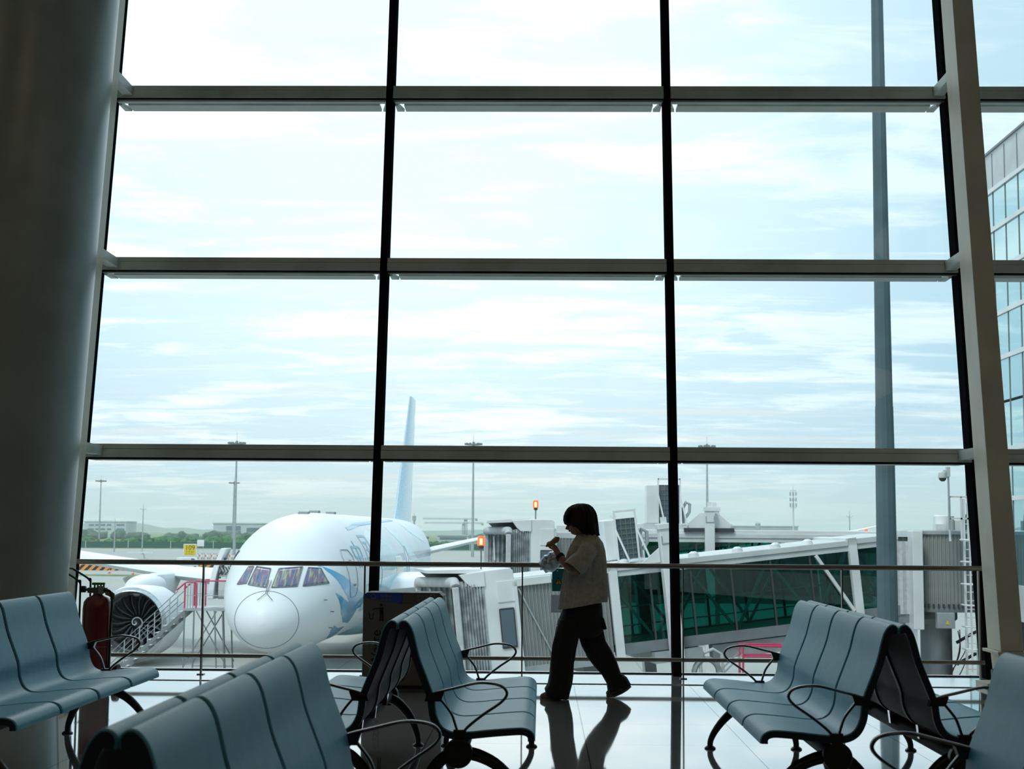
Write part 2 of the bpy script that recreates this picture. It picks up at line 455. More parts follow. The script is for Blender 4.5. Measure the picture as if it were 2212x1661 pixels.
def make_bench(label):
    b = thing('waiting_bench', label, 'bench', (0, 0, 0), 'blue beam seating in the departure lounge')
    ORIG[b.name] = V((0, 0, 0))
    pw = BL/4
    for i in range(4):
        shell(i*pw+(.017 if i else .004), (i+1)*pw-(.017 if i < 3 else .004), 0, .021, .006).build('seat_shell', M['seat'], b, smooth=50)
        shell(i*pw+.02, (i+1)*pw-.02, .0215, .027).build('back_cover', M['backc'], b, smooth=50)['label'] = 'dull grey underside cover'
    for i in range(5):
        y0 = min(max(i*pw-.019, 0), BL-.012); y1 = min(max(i*pw+.019, .012), BL)
        shell(y0, y1, .009 if 0 < i < 4 else .005, .034).build('edge_strip', M['strip'], b, smooth=50)
    MB().tube([(.256, .03, .295), (.256, BL-.03, .295)], .04, 16).build('beam', M['beamdark'], b)
    for i in range(1, 4):
        MB().prism([(.2, .30), (.31, .30), (.36, .375), (.19, .39)], lambda u, w_, d: (u, d, w_), i*pw-.02, i*pw+.02).build('seat_bracket', M['chrome'], b, smooth=0)
    for s, ye in ((1, 0.0), (-1, BL)):
        y_ = ye + s*.012
        arm = MB().tube([(a, y_, c) for a, c in ARM], .021, 10, flat=.32, side=(0, 1, 0))
        arm.tube([(a, y_, c) for a, c in ARM2], .019, 10, flat=.32, side=(0, 1, 0))
        arm.prism([(.10, .525), (.175, .525), (.19, .567), (.11, .56)], lambda u, w_, d: (u, d, w_), y_-.02, y_+.02)
        ao = arm.build('armrest', M['arm'], b)
        MB().prism([(.232, .40), (.292, .40), (.285, .35), (.30, .30), (.256, .26), (.212, .30), (.235, .35)], lambda u, w_, d: (u, d, w_), y_-.018, y_+.018).build('arm_plate', M['black'], ao, smooth=30, bevel=.004)
        MB().lathe([(.02, -.03), (.06, -.03), (.066, -.024), (.066, .02), (.06, .028), (.02, .028)], (.256, ye+s*.02, .292), (0, 1, 0), 28).build('end_cap', M['black'], b)
        yl = ye + s*.10
        for pts, rr in (([(.27, .285), (.34, .272), (.42, .235), (.49, .175), (.545, .105), (.572, .05), (.576, .014)], [.036, .035, .032, .028, .024, .021, .02]),
                        ([(.245, .285), (.19, .262), (.135, .21), (.095, .15), (.07, .09), (.058, .045), (.056, .014)], [.036, .034, .031, .028, .024, .021, .02])):
            sm = catmull(pts, 3)
            rs = [rr[min(int(i/3), 6)]*(1-(i % 3)/3) + rr[min(int(i/3)+1, 6)]*(i % 3)/3 for i in range(len(sm))]
            lg = MB().tube([(a, yl, c) for a, c in sm], rs, 12, flat=.85, side=(0, 1, 0)).build('leg', M['black'], b)
            MB().lathe([(.034, 0), (.034, .006), (.022, .016)], (pts[-1][0], yl, 0), n=20).build('foot', M['black'], lg)
    return b
BENCH = [
    (-.630, 6.86, 1, 'blue four-seat bench behind the walking person, both loop armrests in full view'),
    (-.686, 6.86, -1, 'blue bench backed onto the one nearest the bin, its hollow back in shade'),
    (1.602, 6.86, -1, 'blue four-seat bench before the green jet bridge glass, all four backs showing'),
    (1.658, 6.86, 1, 'blue bench backed onto the one before the jet bridge, turned to the brown beam'),
    (-3.065, 7.03, 1, 'blue bench beside the round column, before the red fire extinguisher'),
    (-.84, 3.08, 1, 'large blurred blue bench cut by the lower frame, four pale backs showing'),
    (-.896, 3.08, -1, 'blurred blue bench of which only the back rims show, behind the largest backs'),
    (1.63, 2.9, -1, 'blurred blue bench in the lower corner under the foot of the brown beam'),
]
proto = None
for bx, by, face, lab in BENCH:
    b = make_bench(lab) if proto is None else copy_tree(proto)
    proto = proto or b
    b['label'] = lab
    b.location = (bx, by if face > 0 else by+BL, 0); b.rotation_euler = (0, 0, 0 if face > 0 else PI)
    if bx < -3: b.scale = (1, 1.09, 1)

# ------------------------------------------------------------------ interior lamps high in the hall's ceiling
for lx in (-6, -2, 2, 6):
    for ly in (-4, 1.5, 7):
        l = bpy.data.lights.new('ceiling_lamp', 'AREA'); l.shape = 'DISK'; l.size = 1.6; l.energy = LAMP_W; l.color = (1, .78, .52)
        lo_ = bpy.data.objects.new('ceiling_lamp', l); COL.objects.link(lo_); lo_.location = (lx, ly, TOP-.03)
# ------------------------------------------------------------------ the walking person
M['skin'] = mat('skin', (.34, .19, .13), .5, scale=20, bump=.05)
M['shirt'] = mat('beige_cotton', (.46, .42, .36), .85, scale=40, bump=.15)
M['trouser'] = mat('black_cotton', (.010, .010, .011), .85, scale=40)
M['hair'] = mat('dark_hair', (.012, .009, .008), .7, 0, spec=.25, scale=30, stretch=(1, 1, .1), bump=.5)
M['shoe'] = mat('tan_suede', (.22, .17, .12), .8, scale=30)
M['sole'] = mat('pale_rubber', (.25, .23, .2), .6)
M['rubber'] = mat('black_rubber', (.012, .012, .012), .6)
PD = 11.8
def W(px, py, dy=0.0):
    """a point PD metres from the eye (plus dy), the plane the person walks in"""
    p = at(px, py, PD)
    return V((p.x, PD+dy, p.z))
H1 = W(1170, 1503).z   # where the soles meet the floor
def WP(px, py, dy=0.0):
    p = W(px, py, dy); p.z = max(p.z - H1, 0.0); return p
def rings2(rows, n=40, wob=0.0, sq=2.0, seed=0, fold=0.0):
    """rings from (front px, back px, half depth, centre dy); superellipse sections with wrinkles"""
    out = []
    for i, (f, b_, hy, cy) in enumerate(rows):
        pf, pb = WP(*f), WP(*b_)
        ring = []
        for k in range(n):
            a = 2*PI*k/n; ca, sa = math.cos(a), math.sin(a)
            ca = math.copysign(abs(ca)**(2/sq), ca); sa = math.copysign(abs(sa)**(2/sq), sa)
            p = (pf+pb)/2 + (pf-pb)/2*ca; p.y = PD + cy + hy*sa
            nv = noise.noise(V((math.cos(a)*1.6+seed, math.sin(a)*1.6, p.z*5)))
            fv = noise.noise(V((math.cos(a)*4+seed, math.sin(a)*4, p.z*1.6+7)))
            dirv = V((p.x-(pf.x+pb.x)/2, p.y-PD-cy, 0)); dirv.normalize()
            pl = noise.noise(V((math.cos(a)*3.2+seed, math.sin(a)*3.2, p.z*1.1+2)))
            p += dirv*(nv*wob + fv*fold + abs(pl)*fold*2.2 - fold*.5)
            ring.append(p)
        out.append(ring)
    return out
def dense(rows, k=4):
    out = []
    for i in range(len(rows)-1):
        a, b_ = rows[i], rows[i+1]
        for j_ in range(k):
            q = j_/k; q2 = q
            L = lambda u, v: tuple(x+(y-x)*q2 for x, y in zip(u, v)) if isinstance(u, tuple) else u+(v-u)*q2
            out.append(tuple(L(u, v) for u, v in zip(a, b_)))
    out.append(rows[-1])
    return out
verts, edges, rad = [], [], []
def joint(p, r, prev=None):
    verts.append(V(p)); rad.append(r)
    if prev is not None: edges.append((prev, len(verts)-1))
    return len(verts)-1
def chain(prev, pts):
    for p, r in pts: prev = joint(p, r, prev)
    return prev
pel = joint(WP(1268, 1312), .135)
sp = chain(pel, [(WP(1268, 1268), .120), (WP(1268, 1225), .13), (WP(1270, 1188), .135), (WP(1269, 1168), .085), (WP(1264, 1155), .052)])
hd = chain(sp, [(WP(1258, 1143), .066), (WP(1254, 1128), .092), (WP(1254, 1112), .096), (WP(1256, 1098), .07)])
jaw = len(verts)-4
j = chain(len(verts)-3, [(WP(1240, 1134), .062), (WP(1241, 1144), .034)])
chest = 3
for sgn, kn, an, toe in ((-1, (1219, 1402), (1207, 1483), (1180, 1496)), (1, (1292, 1410), (1341, 1468), (1325, 1492))):
    h = chain(pel, [(WP(1236 if sgn < 0 else 1275, 1340, sgn*.085), .085), (WP(1226 if sgn < 0 else 1280, 1370, sgn*.09), .07), (WP(*kn, sgn*.09), .057), (WP((kn[0]+an[0])/2+3, (kn[1]+an[1])/2-4, sgn*.09), .05), (WP(*an, sgn*.09), .036)])
    chain(h, [(WP((an[0]+toe[0])/2, (an[1]+toe[1])/2, sgn*.095), .036), (WP(*toe, sgn*.1), .028)])
def hand(wr, d, out, palm, curl, s=1.0):
    """palm and five separate bent fingers; d along the hand, out across the knuckles (index side), palm the way it closes"""
    d, out, palm = V(d).normalized(), V(out).normalized(), V(palm).normalized()
    w0 = wr
    p0 = verts[w0]
    c = joint(p0 + d*.045*s, .026*s, w0)
    k = joint(p0 + d*.075*s, .022*s, c)
    for i, ln in enumerate((.068, .076, .071, .056)):
        off = out*(.030 - .020*i)*s
        a = joint(p0 + d*.088*s + off, .0095*s, k)
        q = p0 + d*(.088 + ln*.42)*s + off*1.05 + palm*ln*.25*curl*s
        b_ = joint(q, .0088*s, a)
        q2 = q + (d*(.3-.5*curl) + palm*curl)*ln*.34*s
        e = joint(q2, .0082*s, b_)
        joint(q2 + (d*(-.5*curl) + palm*curl*.8)*ln*.26*s, .0072*s, e)
    a = joint(p0 + d*.03*s + out*.034*s + palm*.008*s, .0125*s, c)
    b_ = joint(p0 + d*.06*s + out*.05*s + palm*.03*s, .0105*s, a)
    joint(p0 + d*.085*s + out*.042*s + palm*.05*s, .009*s, b_)
# near arm: elbow bent, hand raised with the pastry
sh = chain(chest, [(WP(1268, 1178, -.16), .062), (WP(1255, 1206, -.20), .052), (WP(1240, 1230, -.20), .042), (WP(1221, 1211, -.17), .038), (WP(1206, 1193, -.13), .027)])
HN = verts[sh].copy()
hand(sh, (-.42, .12, .8), (.1, .9, .1), (-.7, .2, -.25), .8)
# far arm: hand out in front with the bag
sh = chain(chest, [(WP(1268, 1178, .16), .062), (WP(1252, 1206, .20), .052), (WP(1238, 1228, .19), .042), (WP(1222, 1213, .13), .037), (WP(1209, 1205, .07), .027)])
HF = verts[sh].copy()
hand(sh, (-.85, -.2, .1), (.1, -.9, .3), (-.2, 0, -1), .9)
me = bpy.data.meshes.new('person'); me.from_pydata(verts, edges, [])
po = bpy.data.objects.new('person', me); COL.objects.link(po)
sk = po.modifiers.new('skin', 'SKIN'); sk.use_smooth_shade = True
for i, v in enumerate(me.skin_vertices[0].data):
    v.radius = (rad[i], rad[i]*(1.0)); v.use_root = (i == 0)
# flatten the trunk front to back, broaden it side to side
sb = po.modifiers.new('sub', 'SUBSURF'); sb.levels = 2; sb.render_levels = 2
bpy.context.view_layer.update()
ev = po.evaluated_get(bpy.context.evaluated_depsgraph_get())
me1 = bpy.data.meshes.new_from_object(ev)
bpy.data.objects.remove(po)
hb = MB(); hb.v = [v.co.copy() for v in me1.vertices]; hb.f = [tuple(p.vertices) for p in me1.polygons]
hb.loft(rings2(dense([((1242, 1090), (1270, 1090), .05, 0), ((1231, 1101), (1280, 1101), .072, 0), ((1226.5, 1114), (1283, 1114), .08, 0), ((1226, 1124), (1282, 1124), .078, 0), ((1228, 1129), (1280, 1130), .076, 0), ((1227.5, 1135), (1274, 1136), .072, 0), ((1230, 1140), (1270, 1141), .066, 0), ((1231.5, 1143.5), (1267, 1146), .056, 0), ((1234, 1148), (1265, 1150), .044, 0), ((1240, 1150.5), (1264, 1154), .034, 0), ((1246, 1151), (1266, 1158), .03, 0)], 3), 32))
hb.tube([WP(1229, 1127), WP(1226, 1132), WP(1223.5, 1136.5), WP(1229, 1138.5)], [.006, .010, .014, .008], 10)
for s_ in (-1, 1): hb.ball(WP(1257, 1129, s_*.078), (.024, .010, .032), 10, 8)
tmp = bpy.data.meshes.new('tmp'); tmp.from_pydata(hb.v, [], hb.f)
po = bpy.data.objects.new('tmp', tmp); COL.objects.link(po)
rm = po.modifiers.new('remesh', 'REMESH'); rm.mode = 'VOXEL'; rm.voxel_size = .0065; rm.use_smooth_shade = True
sm0 = po.modifiers.new('smooth', 'SMOOTH'); sm0.iterations = 2; sm0.factor = .4
bpy.context.view_layer.update()
me2 = bpy.data.meshes.new_from_object(po.evaluated_get(bpy.context.evaluated_depsgraph_get()))
bpy.data.objects.remove(po); me2.name = 'person'
me2.materials.clear(); me2.materials.append(M['skin'])
foot0 = V((W(1262, 1500).x, PD, 0))
for v in me2.vertices: v.co -= foot0
me2.polygons.foreach_set('use_smooth', [True]*len(me2.polygons))
po = bpy.data.objects.new('person', me2); COL.objects.link(po); po.location = foot0
ORIG[po.name] = foot0
tag(po, 'person walking past the windows, head bowed, pale tee, black cargo trousers, holding a pastry', 'person')
# face details
MB().ball(WP(1230.5, 1142, 0), (.010, .024, .007), 10, 6).build('mouth', mat('lips', (.22, .09, .08), .5), po)
for s_ in (-1, 1):
    MB().ball(WP(1229, 1127.5, s_*.032), (.011, .014, .008), 10, 6).build('eye', mat('eye_white', (.10, .07, .055), .4), po)
SH = [((1208, 1311), (1308, 1293), .185, 0), ((1212, 1290), (1308, 1280), .185, 0), ((1218, 1262), (1306, 1256), .18, 0), ((1222, 1236), (1306, 1232), .18, 0),
      ((1226, 1210), (1307, 1205), .185, 0), ((1230, 1190), (1306, 1184), .20, 0), ((1237, 1172), (1302, 1168), .195, 0), ((1244, 1161), (1296, 1159), .135, 0), ((1248, 1154), (1290, 1151), .085, 0), ((1250, 1150), (1286, 1147), .07, 0)]
sm_ = MB().loft(rings2(dense(SH, 6), 88, .012, 2.3, 3, .020), cap=False)
for s_ in (-1, 1):
    rr = []
    pts = [(1276, 1174, .12, .078), (1268, 1184, .19, .088), (1258, 1200, .215, .088), (1248, 1212, .22, .092), (1236, 1222, .215, .097)]
    for i, (a, b_, dy, r_) in enumerate(dense(pts, 4)):
        c = WP(a, b_, s_*dy)
        d = V((-.62, s_*.18, -.75)); d.normalize()
        x_, y_ = orth(d)
        ring = []
        for k in range(24):
            an = 2*PI*k/24
            q = r_*(1+.20*noise.noise(V((math.cos(an)*1.8, math.sin(an)*1.8, i*.22+s_*5))))
            ring.append(c + x_*math.cos(an)*q + y_*math.sin(an)*q*.8)
        rr.append(ring)
    sm_.loft(rr, cap=False)
sm_.build('t_shirt', M['shirt'], po, smooth=180, solid=.006)
TR = MB()
TR.loft(rings2(dense([((1224, 1294), (1297, 1284), .135, 0), ((1216, 1310), (1301, 1302), .155, 0), ((1204, 1338), (1303, 1334), .17, 0), ((1204, 1362), (1302, 1360), .165, 0), ((1215, 1372), (1290, 1370), .12, 0)], 4), 40, .008, 2.4, 9))
TR.loft(rings2(dense([((1206, 1330), (1258, 1334), .12, -.07), ((1200, 1352), (1252, 1362), .125, -.075), ((1193, 1385), (1244, 1395), .125, -.08), ((1190, 1420), (1240, 1425), .12, -.085), ((1188, 1448), (1238, 1450), .12, -.09), ((1184, 1468), (1235, 1472), .125, -.09), ((1177, 1480), (1231, 1487), .13, -.09), ((1180, 1494), (1228, 1501.5), .13, -.09)], 5), 36, .012, 2.3, 21, .008))
TR.loft(rings2(dense([((1250, 1335), (1305, 1332), .12, .07), ((1249, 1362), (1304, 1352), .125, .075), ((1257, 1390), (1309, 1380), .12, .08), ((1270, 1416), (1322, 1402), .115, .085), ((1286, 1437), (1334, 1428), .11, .09), ((1302, 1455), (1341, 1450), .11, .09), ((1312, 1474), (1354, 1460), .115, .09), ((1315, 1493), (1362, 1475), .115, .09)], 5), 36, .012, 2.3, 33, .008))
tr = TR.build('trousers', M['trouser'], po, smooth=180)
MB().prism([(1300, 1327), (1304, 1330), (1310, 1352), (1303, 1354)], lambda u, w_, d: WP(u, w_, d), -.09, .11).build('cargo_pocket', M['trouser'], tr)
for q in ((1203.5, 1345), (1232, 1354)):
    MB().ball(WP(*q, -.195 if q[0] > 1210 else -.16), .006, 8, 6).build('rivet', M['chrome'], tr)
# hair: bob with a fringe and loose tips at the nape
HR = [((1252, 1082.5), (1261, 1082.5), .03, 0), ((1240, 1086), (1271, 1085), .065, 0), ((1231, 1092), (1279, 1091), .09, 0), ((1225, 1101), (1284, 1099), .105, 0), ((1221.5, 1110), (1287, 1108), .113, 0),
      ((1220.5, 1119), (1288, 1117), .115, 0), ((1223, 1127), (1289, 1125), .114, 0), ((1232, 1132), (1290, 1132), .112, 0), ((1243, 1137), (1291, 1139), .108, 0), ((1250, 1143), (1292, 1146), .10, 0), ((1258, 1150), (1294, 1152), .075, 0)]
hr = MB().loft(rings2(dense(HR, 4), 56, .008, 2.0, 51, .012))
random.seed(3)
for i in range(46):
    a = random.uniform(-1.1, 1.1)
    px = 1262 + 27*math.cos(a) ; dy = .10*math.sin(a)
    p0, p1, p2 = WP(px, 1126, dy), WP(px+2, 1142+random.uniform(-2, 2), dy*1.05), WP(px+random.uniform(0, 5), 1149+random.uniform(0, 5), dy*.95)
    hr.tube([p0, p0*.5+p1*.5, p1, p1*.5+p2*.5+V((.002, 0, 0)), p2], [.010, .011, .009, .006, .001], 8)
for i in range(30):
    dy = -.085 + .0058*i + random.uniform(-.003, .003); e = random.uniform(-2, 3)
    P_ = [WP(1234, 1094, dy*.8), WP(1227, 1102, dy*.95), WP(1222.5, 1111, dy*1.02), WP(1222.5, 1119, dy*1.04), WP(1225, 1126+e, dy)]
    hr.tube(P_, [.006, .008, .008, .006, .001], 8)
for i in range(60):
    a = random.uniform(-1.9, 1.9); k = random.uniform(.9, 1.04)
    px = 1258 + 29*math.cos(a)*k; dy = .113*math.sin(a)*k
    if px < 1236: continue
    P_ = [WP(1256+(px-1256)*.75, 1092, dy*.75), WP(px, 1104, dy), WP(px+1.5, 1120, dy*1.03), WP(px+2, 1134, dy), WP(px+random.uniform(0, 4), 1145+random.uniform(-3, 5), dy*.93)]
    hr.tube(P_, [.003, .007, .008, .007, .001], 8)
hr.build('hair', M['hair'], po, smooth=180)
# shoes
for pts, dy in ((((1226, 1494), (1216, 1492), (1200, 1494), (1182, 1496), (1166, 1499)), -.09), (((1361, 1474), (1352, 1480), (1340, 1487), (1325, 1494), (1310, 1498)), .09)):
    rs = (.035, .045, .047, .044, .026)
    P = [WP(a, b_, dy) for a, b_ in pts]
    so_ = MB(); rings = []
    for i, p in enumerate(P):
        d = (P[min(i+1, 4)]-P[max(i-1, 0)]).normalized(); n_ = V((0, 1, 0)).cross(d); n_ = n_ if n_.z > 0 else -n_
        rings.append([p + V((0, 1, 0))*math.cos(2*PI*k/20)*rs[i]*.95 + n_*(math.sin(2*PI*k/20)*rs[i]*.75 + .006) for k in range(20)])
    shoe = so_.loft(rings).build('shoe', M['shoe'], po, smooth=180, sub=2)
    s2 = []
    for i, p in enumerate(P):
        d = (P[min(i+1, 4)]-P[max(i-1, 0)]).normalized(); n_ = V((0, 1, 0)).cross(d); n_ = n_ if n_.z > 0 else -n_
        base = p - n_*rs[i]*.55
        s2.append([base + V((0, a*rs[i]*1.02, 0)) + n_*b_ for a, b_ in ((-1, -.008), (1, -.008), (1, .010), (-1, .010))])
    MB().loft(s2).build('sole', M['sole'], shoe, bevel=.003)
wd = (HN - WP(1221, 1211, -.17)).normalized()
MB().tube([HN - wd*.035, HN - wd*.01], .036, 20).build('wristwatch', M['rubber'], po)
# pastry and bag
q = HN + V((-.045, .0, .098))
pm = MB(); rings = []
for i, (a, r_) in enumerate(((-.055, .006), (-.04, .018), (-.02, .026), (0, .03), (.02, .028), (.04, .022), (.052, .012))):
    c = q + V((a, .01*math.sin(i), .03*(a/.05) + .006*math.sin(i*2)))
    rings.append([c + V((.004*math.cos(k), math.cos(2*PI*k/14), math.sin(2*PI*k/14)))*r_*(1+.15*noise.noise(V((i, k, 2)))) for k in range(14)])
tag(pm.loft(rings).build('pastry', mat('baked_crust', (.36, .15, .06), .6, scale=40, bump=.4, var=.2)), 'small brown baked pastry raised in the hand of the walking person', 'food')
bagm, t, out = newmat('clear_plastic_film')
tr_ = t.n('ShaderNodeBsdfTransparent', Color=(.86, .92, .95, 1)); gl = t.n('ShaderNodeBsdfGlossy', Roughness=.12, Color=(.9, .95, 1, 1)); df = t.n('ShaderNodeBsdfDiffuse', Color=(.75, .82, .86, 1))
m1 = t.n('ShaderNodeMixShader', i0=.45); t.link(gl.outputs[0], m1.inputs[1]); t.link(df.outputs[0], m1.inputs[2])
m2 = t.n('ShaderNodeMixShader', i0=.5); t.link(tr_.outputs[0], m2.inputs[1]); t.link(m1.outputs[0], m2.inputs[2]); t.link(m2.outputs[0], out.inputs[0])
bc = [(1215, 1204, .02), (1207, 1199, .05), (1197, 1203, .065), (1187, 1211, .07), (1178, 1217, .062), (1171, 1222, .045)]
rings = []
for i, (a, b_, r_) in enumerate(dense(bc, 5)):
    i *= .2; c = WP(a, b_, .06); d = V((-.75, 0, -.5)).normalized(); x_, y_ = orth(d)
    rings.append([c + (x_*math.cos(2*PI*k/56) + y_*math.sin(2*PI*k/56))*r_*(1+.26*noise.noise(V((math.cos(2*PI*k/56)*2.2, math.sin(2*PI*k/56)*2.2, i*1.3)))+.12*abs(noise.noise(V((math.cos(2*PI*k/56)*5, math.sin(2*PI*k/56)*5, i*2.6))))) for k in range(56)])
tag(MB().loft(rings, cap=False).build('plastic_bag', bagm, smooth=70, solid=.0006), 'crumpled clear plastic bag hanging from the far hand of the walking person', 'bag')

# ------------------------------------------------------------------ waste bin
M['bin'] = mat('dark_steel_bin', (.14, .13, .11), .5, scale=6)
M['binblue'] = mat('deep_blue_label', (.03, .075, .42), .4)
M['binbrown'] = mat('brown_black_label', (.13, .10, .08), .4)
M['ink'] = mat('black_ink', (.006, .006, .006), .6)
M['paleink'] = mat('pale_ink', (.22, .23, .26), .6)
x0, x1, yf, yb, zt = -1.475, -.815, 12.36, 12.69, .80
bn = thing('waste_bin', 'broad dark waste bin with a blue and brown top band between benches and railing', 'bin', ((x0+x1)/2, (yf+yb)/2, 0))
MB().prism([(x0, .03), (x1, .03), (x1, zt-.04), (x1-.03, zt-.012), (x0+.03, zt-.012), (x0, zt-.04)], lambda u, w_, d: (u, d, w_), yf, yb).build('bin_body', M['bin'], bn, bevel=.004)
MB().box((x0+.02, yf+.02, 0), (x1-.02, yb-.02, .03)).build('plinth', M['black'], bn)
xm = (x0+x1)/2
MB().prism([(x0+.005, zt-.045), (x0+.03, zt-.012), (xm-.004, zt-.012), (xm-.004, zt-.105), (x0+.2, zt-.088)], lambda u, w_, d: (u, d, w_), yf-.006, yf+.002).build('blue_band', M['binblue'], bn)['label'] = 'blue label band'
MB().prism([(xm+.004, zt-.012), (x1-.03, zt-.012), (x1-.005, zt-.045), (x1-.02, zt-.095), (xm+.004, zt-.105)], lambda u, w_, d: (u, d, w_), yf-.006, yf+.002).build('brown_band', M['binbrown'], bn)['label'] = 'brown label band'
gl_ = MB()
def glyph(cx, cz, s):   # the small unreadable square characters, as strokes
    for (a, b_, c, d) in ((-.5, -.5, .5, -.38), (-.5, .38, .5, .5), (-.5, -.5, -.38, .5), (.38, -.5, .5, .5), (-.4, -.06, .4, .06), (-.06, -.4, .06, .4)):
        gl_.box((cx+a*s, yf-.008, cz+b_*s), (cx+c*s, yf-.005, cz+d*s))
for c0 in (xm-.17, xm+.13):
    for i in range(3):
        for k in range(2): glyph(c0+i*.032, zt-.04-k*.032, .024)
for c0 in (xm-.245, xm+.245):
    gl_.tube([(c0+.02*math.cos(2*PI*k/12), yf-.007, zt-.045+.02*math.sin(2*PI*k/12)) for k in range(12)], .003, 6, loop=True)
gl_.build('band_lettering', M['paleink'], bn, smooth=0)
text('side_lettering', 'Waste', .115, M['ink'], bn, (x0+.115, yf-.003, .33), (0, 0, 1), (-1, 0, 0), .001)
pg = MB(); cx_, cz_ = x0+.135, .62     # figure dropping litter into a basket
pg.ball((cx_+.015, yf-.002, cz_+.065), (.012, .002, .012), 12, 6)
for a, b_, wd_ in (((.02, .045), (.02, -.01), .03), ((.013, 0), (.008, -.07), .012), ((.027, 0), (.03, -.07), .012), ((.015, .04), (-.03, .035), .010), ((-.03, .035), (-.055, .03), .008)):
    pg.bar((cx_+a[0], yf-.002, cz_+a[1]), (cx_+b_[0], yf-.002, cz_+b_[1]), wd_, .003, side=(1, 0, .01))
for a, b_ in (((-.085, .005), (-.075, -.05)), ((-.075, -.05), (-.055, -.05)), ((-.055, -.05), (-.045, .005))):
    pg.bar((cx_+a[0], yf-.002, cz_+a[1]), (cx_+b_[0], yf-.002, cz_+b_[1]), .006, .003, side=(1, 0, .01))
pg.build('litter_pictogram', M['ink'], bn, smooth=0)

# ------------------------------------------------------------------ wheeled fire extinguisher
M['red'] = mat('red_gloss_paint', (.20, .008, .010), .3, coat=.6, scale=5)
M['green'] = mat('green_plastic', (.08, .30, .03), .45)
M['yellowtag'] = mat('yellowed_tag', (.40, .33, .12), .7)
M['greyv'] = mat('grey_cast_valve', (.16, .16, .14), .45, .6)
ex, ey = -3.757, 12.6
fe = thing('fire_extinguisher', 'big red wheeled fire extinguisher standing by the round column', 'fire extinguisher', (ex, ey, 0))
MB().lathe([(.05, .07), (.11, .08), (.122, .12), (.122, .62), (.115, .68), (.09, .715), (.045, .735), (.035, .75)], (ex, ey, 0), n=40).build('cylinder', M['red'], fe)
MB().lathe([(.04, .735), (.04, .80), (.03, .80)], (ex, ey, 0), n=20).build('collar', M['greyv'], fe)
vb = MB().box((ex-.085, ey-.03, .755), (ex+.075, ey+.03, .80)).build('valve', M['greyv'], fe, bevel=.006)
MB().lathe([(.005, -.02), (.028, -.018), (.028, .018), (.005, .02)], (ex-.125, ey, .785), (1, 0, 0), 20).build('gauge_knob', M['black'], vb)
MB().tube([(ex-.12, ey, .785), (ex-.08, ey, .78)], .012, 8).build('gauge_stem', M['greyv'], vb)
MB().box((ex-.05, ey-.02, .822), (ex+.055, ey+.02, .842)).build('seal_cap', M['green'], vb, bevel=.004)
for k in range(4): MB().box((ex-.035+k*.026, ey-.012, .80), (ex-.025+k*.026, ey+.012, .824)).build('cap_prong', M['green'], vb)
MB().grid(lambda a, b_: (ex+.07+a*.085, ey-.03+.02*math.sin(a*4), .795-.045*a-b_*.055+.01*math.sin(b_*3)), 6, 4).build('inspection_tag', M['yellowtag'], fe, solid=.002)
MB().box((ex+.015, ey-.045, .75), (ex+.06, ey-.032, .815)).build('white_tag', mat('grey_card', (.35, .35, .32), .7), fe)
h1 = [(-.125, .05), (-.125, .80), (-.135, .845), (-.165, .875), (-.285, .945)]
hm = MB()
for o_ in (0, .045):
    hm.tube([(ex+a+o_*(1 if i > 1 else .9), ey-.09+o_*3, c+o_*.25) for i, (a, c) in enumerate(catmull(h1, 4))], .0085, 10)
hm.tube([(ex-.285, ey-.09, .945), (ex-.27, ey-.02, .962), (ex-.24, ey+.045, .956)], .0085, 10)
hm.build('trolley_handle', M['black'], fe)
MB().tube([(ex-.127, ey-.128, .31), (ex, ey-.128, .31), (ex+.0, ey-.124, .31)], .006, 6).build('clamp_band', M['black'], fe)
MB().tube([(ex+.123*math.cos(2*PI*k/36), ey+.123*math.sin(2*PI*k/36), .31) for k in range(36)], .006, 6, loop=True).build('clamp_ring', M['red'], fe)
MB().tube(catmull([(.06, .78), (.13, .76), (.15, .68), (.135, .5), (.13, .3), (.128, .12)], 5) and [(ex+a, ey-.05, c) for a, c in catmull([(.06, .78), (.115, .77), (.135, .68), (.13, .5), (.128, .3), (.127, .12)], 5)], .010, 10).build('hose', M['rubber'], fe)
for s_ in (-.16, .16):
    MB().lathe([(.02, -.02), (.075, -.02), (.08, -.01), (.08, .01), (.075, .02), (.02, .02)], (ex+s_, ey+.06, .08), (1, 0, 0), 24).build('wheel', M['rubber'], fe)
MB().tube([(ex-.17, ey+.06, .08), (ex+.17, ey+.06, .08)], .012, 8).build('axle', M['black'], fe)

# ------------------------------------------------------------------ signs at the railing
M['teal'] = mat('teal_card', (.010, .20, .22), .5, scale=3)
M['sgny'] = mat('warning_yellow', (.62, .42, .03), .5)
ws = thing('warning_tag', 'small teal tag with a yellow warning triangle hanging from the handrail by the person', 'sign', tuple(at(1208, 1252, 13.345)))
a_, b_ = at(1192.5, 1277, 13.345), at(1224, 1228, 13.345)
MB().box((a_.x, 13.343, a_.z), (b_.x, 13.347, b_.z)).build('tag_card', M['teal'], ws, bevel=.002)
c_ = at(1206.5, 1256, 13.34)
MB().prism([(-.034, -.027), (.034, -.027), (0, .034)], lambda u, w_, d: (c_.x+u, d, c_.z+w_), 13.339, 13.3435).build('triangle_border', M['ink'], ws, smooth=0)
MB().prism([(-.026, -.0225), (.026, -.0225), (0, .024)], lambda u, w_, d: (c_.x+u, d, c_.z+w_), 13.3375, 13.3395).build('triangle_field', M['sgny'], ws, smooth=0)
ek = MB().prism([(-.004, .012), (.004, .012), (.002, -.008), (-.002, -.008)], lambda u, w_, d: (c_.x+u, d, c_.z+w_), 13.336, 13.3378); ek.box((c_.x-.003, 13.336, c_.z-.017), (c_.x+.003, 13.3378, c_.z-.011))
